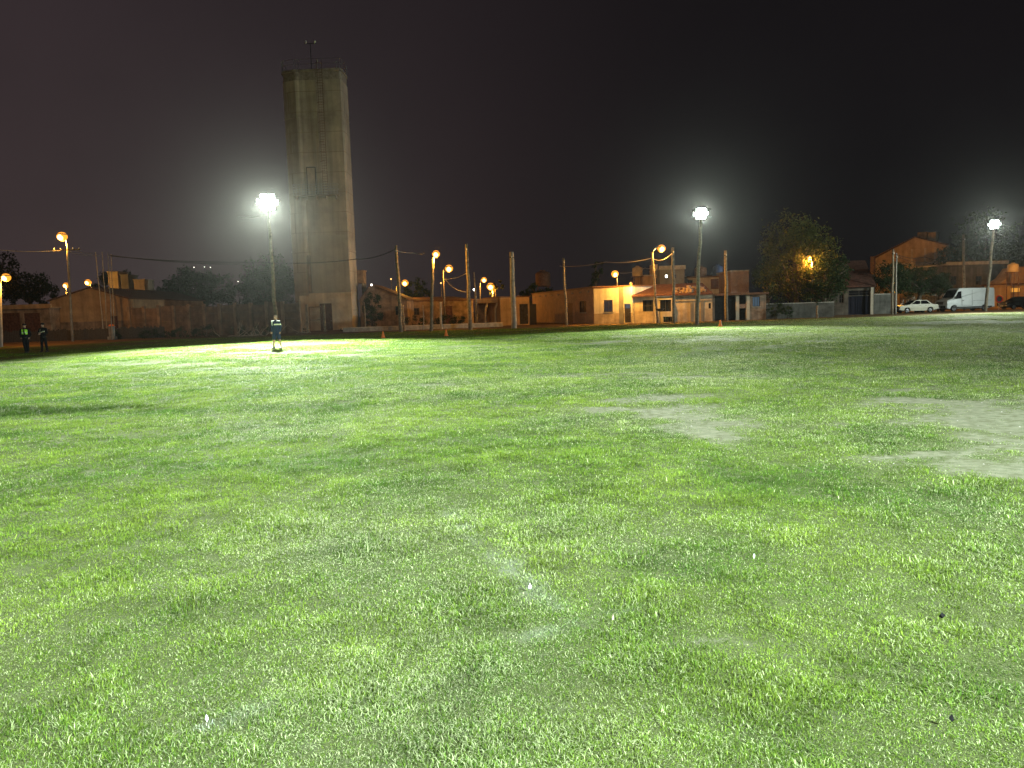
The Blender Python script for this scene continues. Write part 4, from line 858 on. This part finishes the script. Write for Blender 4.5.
# bare branches
def branchpile(label, px, Y, span, ht, n, seed):
    b=Vector((gx(px,Y),Y,0)); random.seed(seed); q=MB()
    for i in range(n):
        x=random.uniform(-span,span); p=Vector((x,random.uniform(-.4,.4),.05)); d=Vector((random.uniform(-1,1),random.uniform(-.3,.3),random.uniform(.25,1))).normalized(); pts=[p]
        L_=random.uniform(.6,1)*ht
        for k in range(4):
            d=(d+Vector((random.uniform(-.45,.45),random.uniform(-.2,.2),random.uniform(-.45,.3)))).normalized(); pts.append(pts[-1]+d*L_/4)
        q.tube(pts,[.045,.04,.03,.02,.01],5)
        e=(d+Vector((random.uniform(-1,1),0,random.uniform(0,1)))).normalized(); q.tube([pts[2],pts[2]+e*L_*.3,pts[2]+e*L_*.5+Vector((0,0,.1))],[.025,.018,.007],5)
    tag(q.build('branch_pile',mt['litbark'],loc=b),label,'branches')
branchpile('pale bare branches lying left of the man on the pitch',232,73,2.2,1.9,11,3); branchpile('bare branches leaning up behind the man on the pitch',266,73.5,1.6,2.0,8,4); branchpile('bare branches at the tower corner by the gate post',298,77,1.3,2.1,6,5)

# ------------------------------------------------------------------ people
def person(label, px, py, H, yaw, pose, group=None):
    g_=gp(px,py); base=(g_.x,g_.y,float(terr(g_.x,g_.y))+.005); t=thing('person',label,'person',base,yaw,group); s=H/1.76
    V=lambda *a: Vector(a)*s
    sh,el,wr,hip,kn,an=pose['sh'],pose['el'],pose['wr'],pose['hip'],pose['kn'],pose['an']; hy=pose.get('head',(0,0))
    mb=MB()
    mb.loft([((0,0,.80*s),.10*s,.08*s),((0,0,.86*s),.165*s,.115*s),((0,0,.95*s),.17*s,.12*s),((0,0,1.08*s),.15*s,.11*s),((0,-.01*s,1.24*s),.175*s,.125*s),((0,-.005*s,1.38*s),.17*s,.11*s),((0,.01*s,1.46*s),.10*s,.075*s),((0,.01*s,1.49*s),.062*s,.06*s)])
    mb.cap(V(0,.012,1.45),.062*s,V(0,-.005,1.56),.056*s); hc=V(0,-.012,1.645)
    mb.ball(hc,(.077*s,.098*s,.112*s),16); mb.ball(hc+V(0,-.035,-.058),(.055*s,.06*s,.055*s),12)
    mb.cap(hc+V(0,-.095,.012),.012*s,hc+V(0,-.112,-.022),.017*s,8)
    for e in(-1,1): mb.ball(hc+V(e*.079,.008,-.008),(.014*s,.022*s,.034*s),8)
    for e in (-1,1):
        k=0 if e<0 else 1; S,El,W,Hp,K,A=(V(*q[k]) for q in (sh,el,wr,hip,kn,an))
        mb.cap(S,.062*s,El,.046*s); mb.cap(El,.045*s,W,.029*s); mb.cap(Hp,.092*s,K,.058*s); mb.cap(K,.057*s,A,.036*s)
        mb.cap(A+V(0,.02,-.02),.035*s,A+V(0,-.15,-.05),.030*s)
        d=(W-El).normalized(); side=d.cross(Vector((0,1,0))).normalized() if abs(d.y)<.9 else Vector((1,0,0)); nrm=d.cross(side).normalized(); pc=W+d*.052*s
        for o in (-.022,0,.022): mb.cap(W+d*.01*s+side*o*.6*s,.018*s,W+d*.085*s+side*o*1.3*s,.0165*s,8)
        for i,(o,l) in enumerate(((-.034,.066),(-.012,.078),(.012,.074),(.033,.056))):
            r0=W+d*.085*s+side*o*1.15*s; m_=r0+(d*.6+nrm*.15)*l*s*.7; mb.cap(r0,.0098*s,m_,.009*s,7); mb.cap(m_,.009*s,m_+(d*.55+nrm*.55).normalized()*l*s*.45,.0078*s,7)
        th0=W+d*.03*s-side*.026*s; m_=th0+(d*.6-side*.75)*.045*s; mb.cap(th0,.0125*s,m_,.011*s,7); mb.cap(m_,.011*s,m_+(d*.95-side*.1+nrm*.2)*.035*s,.009*s,7)
    me=remesh(mb,'person_body',.0062*s,3); 
    for m_ in ('skin','eye','lip'): me.materials.append(mt[m_])
    ec=[hc+V(e*.031,-.088,.008) for e in(-1,1)]; lc=hc+V(0,-.093,-.062)
    for p in me.polygons:
        c=p.center
        if c.z>1.5*s and c.y<-.05*s:
            if any((c-e).length<.0135*s for e in ec): p.material_index=1
            elif abs(c.z-lc.z)<.007*s and abs(c.x)<.026*s: p.material_index=2
    link(me,'body',None,t)
    # clothing
    J=pose['jacket']; mb=MB(); zb=J['hem']
    mb.loft([((0,0,zb*s),.205*s,.15*s),((0,0,(zb+.1)*s),.20*s,.148*s),((0,0,1.08*s),.188*s,.14*s),((0,-.01*s,1.24*s),.205*s,.152*s),((0,-.005*s,1.38*s),.195*s,.132*s),((0,.01*s,1.455*s),.13*s,.098*s),((0,.01*s,1.51*s),.078*s,.076*s)],20)
    for k in (0,1):
        S,El,W=(V(*q[k]) for q in (sh,el,wr)); mb.cap(S,.083*s,El,.066*s); mb.cap(El,.065*s,El.lerp(W,.94),.049*s)
    me=remesh(mb,'jacket',.011*s,3); 
    for m_ in J['mats']: me.materials.append(mt[m_])
    for p in me.polygons: p.material_index=J['f'](p.center/s)
    link(me,'jacket',None,t)
    mb=MB(); mb.loft([((0,0,.80*s),.175*s,.125*s),((0,0,.90*s),.188*s,.135*s),((0,0,1.0*s),.18*s,.13*s)],18)
    for k in (0,1):
        Hp,K,A=(V(*q[k]) for q in (hip,kn,an))
        if pose['shorts']: mb.cap(Hp,.112*s,Hp.lerp(K,.84),.104*s,12)
        else: mb.cap(Hp,.108*s,K,.078*s,12); mb.cap(K,.077*s,K.lerp(A,.93),.066*s,12)
    link(remesh(mb,'trousers',.011*s,3),'shorts' if pose['shorts'] else 'trousers',mt[pose['legmat']],t)
    for k in (0,1):
        A=V(*an[k]); mb=MB(); mb.cap(A+V(0,.04,-.03),.047*s,A+V(0,-.14,-.048),.040*s,10); mb.cap(A+V(0,.02,.02),.046*s,A+V(0,.02,-.03),.05*s)
        mb.box(A+V(0,-.05,-.083),(.085*s,.27*s,.022*s),bev=.008); o=remesh(mb,'shoe',.008*s,2); link(o,'shoe',mt['shoe'],t)
    mb=MB()
    if pose['hat']:
        mb.lathe([(.089*s,1.665*s),(.093*s,1.70*s),(.105*s,1.735*s),(.10*s,1.765*s),(.04*s,1.778*s)],(0,-.005*s,0),seg=18); mb.box(V(0,-.115,1.675),(.13*s,.085*s,.014*s),bev=.004); mb.build('cap',mt['black'],t,True)
    for k in range(1):
        h=MB(); h.ball(hc+V(0,.017,.022),(.083*s,.095*s,.103*s),16); me=h.mesh('hair'); bm=bmesh.new(); bm.from_mesh(me)
        bmesh.ops.delete(bm,geom=[v for v in bm.verts if v.co.y<hc.y-.045*s and v.co.z<hc.z+.062*s or v.co.z<hc.z-.045*s],context='VERTS'); bm.to_mesh(me); bm.free(); link(me,'hair',mt[pose['hair']],t,True)
    for nm,fn,m_ in pose.get('extra',()): fn(MB(),s).build(nm,mt[m_],t,True)
    return t
def coach(c):
    if c.z>1.425 and .075<abs(c.x)<.30: return 1
    if 1.19<c.z<=1.425 and -.20<c.x<-.125 and c.y<.02: return 1
    if 1.24<c.z<1.305 and c.x>-.03 and c.y<.03: return 2
    return 0
person('man in navy jacket with pale shoulders and shorts standing under the brightest floodlight',277.3,349.6,1.77,R(-12),dict(
 sh=((-.185,0,1.40),(.185,0,1.40)),el=((-.245,.03,1.14),(.25,.02,1.14)),wr=((-.225,-.05,.91),(.235,-.03,.90)),hip=((-.09,0,.90),(.09,0,.90)),kn=((-.145,-.02,.50),(.165,-.015,.50)),an=((-.19,.01,.10),(.225,.01,.10)),
 jacket=dict(hem=.80,mats=('navy','yoke','band'),f=coach),shorts=True,legmat='navy',hat=False,hair='hair'))
def cop1(c):
    if c.y<.02 and 1.13<c.z<1.42 and .04<abs(c.x)<.165: return 2 if 1.20<c.z<1.235 else 1
    if c.y>.02 and 1.10<c.z<1.42 and abs(c.x)<.165: return 1
    return 0
person('person in dark uniform with bright yellow green vest panels and a cap',26.8,352.6,1.80,R(14),dict(
 sh=((-.19,0,1.40),(.19,0,1.40)),el=((-.27,.05,1.14),(.285,.04,1.13)),wr=((-.20,-.06,.96),(.23,-.04,.95)),hip=((-.09,0,.90),(.09,0,.90)),kn=((-.075,-.03,.50),(.09,-.0,.50)),an=((-.045,.01,.10),(.075,.03,.10)),
 jacket=dict(hem=.86,mats=('black','hivis','yoke'),f=cop1),shorts=False,legmat='black',hat=True,hair='dhair',
 extra=[('belt',lambda q,s:q.lathe([(.204*s,.90*s),(.21*s,.905*s),(.21*s,.945*s),(.204*s,.95*s)],(0,0,0),seg=22),'shoe')]))
def cop2(c):
    if c.y<.0 and abs(c.z-1.22-.25*c.x)<.022 and abs(c.x)<.17: return 1
    if c.y<0 and 1.24<c.z<1.40 and -.14<c.x<-.09: return 1
    return 0
person('person in dark uniform and cap with folded arms and thin pale stripes',45.0,351.8,1.80,R(-8),dict(
 sh=((-.19,0,1.40),(.19,0,1.40)),el=((-.27,-.05,1.15),(.275,-.05,1.14)),wr=((-.03,-.23,1.17),(.03,-.25,1.12)),hip=((-.09,0,.90),(.09,0,.90)),kn=((-.15,-.02,.50),(.125,-.02,.50)),an=((-.20,.02,.10),(.165,.01,.10)),
 jacket=dict(hem=.88,mats=('black','band'),f=cop2),shorts=False,legmat='black',hat=True,hair='dhair',
 extra=[('belt',lambda q,s:q.lathe([(.204*s,.90*s),(.21*s,.905*s),(.21*s,.945*s),(.204*s,.95*s)],(0,0,0),seg=22),'shoe')]))

# ------------------------------------------------------------------ vehicles (front towards +X, side outline in XZ)
def arc(cx, r, n=9, z=.32): return [(cx+r*math.cos(a), z+r*math.sin(a)) for a in np.linspace(0,math.pi,n)]   # right to left
def wheels(t, xs_, w, r, rimm='metal'):
    for x in xs_:
        for s in (-1,1):
            y=s*(w/2-.11); tw=MB().lathe([(r*.55,-.1),(r*.93,-.1),(r,-.06),(r,.06),(r*.93,.1),(r*.55,.1)],axis='Y',seg=24).build('wheel',mt['tyre'],t,True,(x,y,r))
            q=MB().lathe([(r*.60,.0),(r*.62,.03),(r*.52,.035),(r*.22,.02),(r*.2,.055),(.02,.06)],axis='Y',seg=20)
            if s<0: bmesh.ops.scale(q.b,vec=(1,-1,1),verts=q.b.verts)
            q.b.transform if False else None
            for v in q.b.verts: v.co.y+= s*.07
            q.build('rim',mt[rimm],tw,True)
def taper(me, z0, k, x0=None):
    for v in me.vertices:
        if v.co.z>z0: v.co.y*=1-k*(v.co.z-z0)
def van(label, loc, yaw):
    t=thing('delivery_van',label,'van',loc,yaw); w=1.98
    out=[(-2.95,.42),(-2.95,2.35),(-2.85,2.52),(1.05,2.55),(1.35,2.48),(2.02,1.45),(2.75,1.22),(2.93,1.02),(2.96,.45),(2.55,.36)]+arc(1.92,.42)+[(1.2,.34),(-1.4,.34)]+arc(-1.75,.42)
    q=MB(); q.prism(out,-w/2,w/2); q.bevel(.05); me=q.mesh('body'); taper(me,1.1,.075)
    for v in me.vertices:
        if v.co.x>2.1: v.co.y*=1-.17*(v.co.x-2.1)
    link(me,'body',mt['vanw'],t)
    def yy(z): return (w/2)*(1-.075*max(0,z-1.1))+.004
    # windscreen
    a,b=(1.40,2.38),(1.99,1.52); n=Vector((b[1]*-1+a[1],0,b[0]-a[0])).normalized()*.012
    q=MB(); q.poly([(a[0]+n.x,-.78,a[1]+n.z),(a[0]+n.x,.78,a[1]+n.z),(b[0]+n.x,.88,b[1]+n.z),(b[0]+n.x,-.88,b[1]+n.z)])
    bmesh.ops.solidify(q.b,geom=q.b.faces[:],thickness=.008); q.build('windscreen',mt['glass'],t)
    for s in (-1,1):
        q=MB(); pts=[(1.05,1.42),(1.88,1.42),(1.42,2.18),(1.05,2.22)]
        v1=[q.b.verts.new((x,s*yy(z),z)) for x,z in pts]; q.b.faces.new(v1); bmesh.ops.solidify(q.b,geom=q.b.faces[:],thickness=.008); q.build('side_window',mt['glass'],t)
        dq=MB()
        for pts in ([(.98,.6),(.98,2.25)],[(-.25,.6),(-.25,2.35)],[(.98,.6),(1.45,.6)],[(-.25,.6),(.98,.6)],[(-2.6,1.15),(-.3,1.15)]):
            (x0,z0),(x1,z1)=pts; dq.tube([(x0,s*yy(z0),z0),(x1,s*yy(z1),z1)],.012,4)
        dq.build('door_seam',mt['dark'],t)
        MB().box((.85,s*(yy(1.2)+.01),1.2),(.2,.03,.05),bev=.008).build('door_handle',mt['dark'],t)
        m_=MB().box((1.78,s*(yy(1.5)+.14),1.55),(.08,.2,.34),bev=.03); m_.box((1.78,s*(yy(1.4)+.03),1.42),(.05,.1,.05)); m_.build('mirror',mt['dark'],t)
        MB().box((2.66,s*.70,1.08),(.32,.3,.2),bev=.04).build('headlight',mt['lens'],t)
        MB().b0(-2.6,2.2,s*yy(.5)-.02,s*yy(.5)+.02,.36,.52).build('side_skirt',mt['dark'],t)
        MB().b0(-2.97,-2.94,s*.86-.06,s*.86+.06,1.0,1.45).build('tail_light',mt['redlens'],t)
    q=MB().b0(2.86,2.955,-.55,.55,.80,1.10,bev=.02); gr_=q.build('grille',mt['dark'],t); q=MB()
    for z in (.86,.94,1.02): q.b0(2.957,2.97,-.52,.52,z,z+.025)
    q.build('grille_bar',mt['metal'],gr_); MB().b0(2.7,3.02,-.86,.86,.36,.68,bev=.05).build('front_bumper',mt['dark'],t); MB().b0(3.022,3.03,-.26,.26,.48,.6).build('number_plate',mt['plate'],t)
    MB().b0(-3.03,-2.9,-.9,.9,.38,.6,bev=.03).build('rear_bumper',mt['dark'],t)
    q=MB(); q.b0(-2.6,1.0,-.75,.75,.25,.4); q.build('underbody',mt['dark'],t)
    wheels(t,(1.92,-1.75),w,.34); return t
def sedan(label, loc, yaw, paint, estate=False, hatch=False, cat='car'):
    t=thing('parked_car',label,cat,loc,yaw); w=1.62
    out=[(-2.12,.42),(-2.16,.72),(-2.08,.88),(-1.25,.93),(1.0,.93),(2.02,.80),(2.15,.68),(2.14,.40),(1.78,.3)]+arc(1.32,.36,9,.29)+[(.9,.24),(-.9,.24)]+arc(-1.25,.36,9,.29)
    q=MB(); q.prism(out,-w/2,w/2); q.bevel(.04); me=q.mesh('body'); taper(me,.62,.08); link(me,'body',mt[paint],t)
    gl=[(-1.5,.925),(-1.02,1.33),(-.2,1.42),(.28,1.38),(1.0,.925)] if not hatch else [(-2.0,.925),(-1.75,1.25),(-.9,1.42),(.25,1.42),(1.25,.925)]
    q=MB(); q.prism(gl,-.74,.74); q.bevel(.03); me=q.mesh('cabin'); taper(me,.93,.38); c_=link(me,'cabin',mt[paint],t)
    gy=lambda z:.74*(1-.38*max(0,z-.93))+.004
    x0,x1=gl[0],gl[1]; f0,f1=gl[-1],gl[-2]
    def pane(nm,pts):
        q=MB(); q.poly(pts); bmesh.ops.solidify(q.b,geom=q.b.faces[:],thickness=.006); q.build(nm,mt['glass'],c_)
    def lerp(a,b,k): return (a[0]+(b[0]-a[0])*k,a[1]+(b[1]-a[1])*k)
    for nm,a,b,sg in (('windscreen',f0,f1,1),('rear_window',x0,x1,-1)):
        p,r_=lerp(a,b,.1),lerp(a,b,.9); e=.012*sg
        pane(nm,[(p[0]+e,-gy(p[1])+.08,p[1]+.012),(p[0]+e,gy(p[1])-.08,p[1]+.012),(r_[0]+e,gy(r_[1])-.08,r_[1]+.012),(r_[0]+e,-gy(r_[1])+.08,r_[1]+.012)])
    zt=1.33; zb=.96
    def xe(a,b,z): return a[0]+(b[0]-a[0])*(z-a[1])/(b[1]-a[1])
    for s in(-1,1):
        for xa,xb,xc,xd in ((-.18,xe(f0,f1,zb)-.1,xe(f0,f1,zt)-.1,-.18),(xe(x0,x1,zb)+.14,-.26,-.26,xe(x0,x1,min(zt,x1[1]))+.14)):
            pane('side_window',[(xa,s*gy(zb),zb),(xb,s*gy(zb),zb),(xc,s*gy(zt-.02),zt-.02),(xd,s*gy(zt-.02),zt-.02)])
        dq=MB()
        for x in (-1.0,-.22,.8): dq.tube([(x,s*(w/2+.002),.3),(x,s*(w/2*(1-.08*.28)+.002),.9)],.008,4)
        dq.build('door_seam',mt['dark'],t)
        for x in (-.35,.42): MB().box((x-.4 if x<0 else x-.5,s*(w/2-.0),.8),(.16,.03,.03),bev=.006).build('door_handle',mt['chrome'],t)
        MB().lathe([(.11,.0),(.11,.03),(.02,.05)],(2.10,s*.58,.66),axis='X',seg=16).build('headlight',mt['lens'],t,True)
        MB().b0(-2.18,-2.13,s*.6-.12,s*.6+.12,.6,.78).build('tail_light',mt['redlens'],t)
    MB().box((.82,-.86,1.0),(.08,.12,.09),bev=.02).build('mirror',mt['dark'],t)
    g=MB().b0(2.10,2.155,-.44,.44,.56,.74); g.build('grille',mt['dark'],t); MB().b0(2.06,2.24,-.82,.82,.36,.48,bev=.02).build('front_bumper',mt['chrome'],t); MB().b0(-2.26,-2.08,-.82,.82,.38,.5,bev=.02).build('rear_bumper',mt['chrome'],t)
    MB().b0(2.243,2.25,-.22,.22,.365,.465).build('number_plate',mt['plate'],t)
    MB().b0(-1.9,1.9,-.6,.6,.2,.32).build('underbody',mt['dark'],t)
    wheels(t,(1.32,-1.25),w,.29); return t
van('white delivery van with a dark windscreen behind the leaning floodlight pole',(gx(968,85.5),86.3,0),R(180+7))
sedan('old cream sedan parked before the picket fence',(gx(915,85),85,0),R(180+2),'carw')
sedan('black car at the right edge behind the white van',(gx(1019,88),88,0),R(180+8),'carb',hatch=True)

# ------------------------------------------------------------------ world, haze, render
w=D.worlds.new('World'); SC.world=w; w.use_nodes=True; nt=w.node_tree; N=nt.nodes; L=nt.links
bg=N['Background']; tc=N.new('ShaderNodeTexCoord'); sx=N.new('ShaderNodeSeparateXYZ'); L.new(tc.outputs['Generated'],sx.inputs[0])
def mr(v,a,b,c,d):
    m=N.new('ShaderNodeMapRange'); m.interpolation_type='SMOOTHSTEP'; L.new(v,m.inputs[0])
    for i,x in enumerate((a,b,c,d)): m.inputs[i+1].default_value=x
    return m.outputs[0]
def mc(f,a,b):
    m=N.new('ShaderNodeMix'); m.data_type='RGBA'; L.new(f,m.inputs['Factor'])
    for k,v in (('A',a),('B',b)):
        if isinstance(v,tuple): m.inputs[k].default_value=(*v,1)
        else: L.new(v,m.inputs[k])
    return m.outputs['Result']
nz_=N.new('ShaderNodeTexNoise'); nz_.inputs['Scale'].default_value=2.2; nz_.inputs['Detail'].default_value=5; L.new(tc.outputs['Generated'],nz_.inputs['Vector'])
ax_=mr(sx.outputs[0],-.55,.35,0,1)
low=mc(ax_,SKY[0],SKY[1]); high=mc(ax_,SKY[2],SKY[3])
col=mc(mr(sx.outputs[2],.0,.42,0,1),low,high)
col=mc(mr(nz_.outputs['Fac'],.3,.7,0,.35),col,(.012,.010,.011))
L.new(col,bg.inputs[0]); bg.inputs[1].default_value=1
if HAZE:
    b=MB(); b.b0(-190,190,-45,175,-1.3,40); hz=b.build('haze',None); hm=D.materials.new('night haze'); hm.use_nodes=True; nt=hm.node_tree; nt.nodes.remove(nt.nodes['Principled BSDF'])
    pv=nt.nodes.new('ShaderNodeVolumePrincipled'); pv.inputs['Color'].default_value=(.9,.9,.9,1); pv.inputs['Density'].default_value=HAZE; pv.inputs['Anisotropy'].default_value=.9
    nt.links.new(pv.outputs[0],nt.nodes['Material Output'].inputs['Volume']); hm.cycles.volume_sampling='EQUIANGULAR'; hm.cycles.homogeneous_volume=True; hz.data.materials.append(hm); tag(hz,'thin night haze added for the glow around the lamps','haze',kind='stuff')  # haze volume added in place of lens bloom round the lamps
vs=SC.view_settings; vs.view_transform='Standard'; vs.look='None'; vs.exposure=EXPO; vs.gamma=1; vs.use_curve_mapping=False
c=SC.cycles; c.use_denoising=True; c.max_bounces=5; c.diffuse_bounces=2; c.glossy_bounces=2; c.transmission_bounces=3; c.volume_bounces=0; c.use_light_tree=True; c.sample_clamp_indirect=3; c.caustics_reflective=False; c.caustics_refractive=False
try: c.denoiser='OPENIMAGEDENOISE'
except Exception as ex: print(ex)
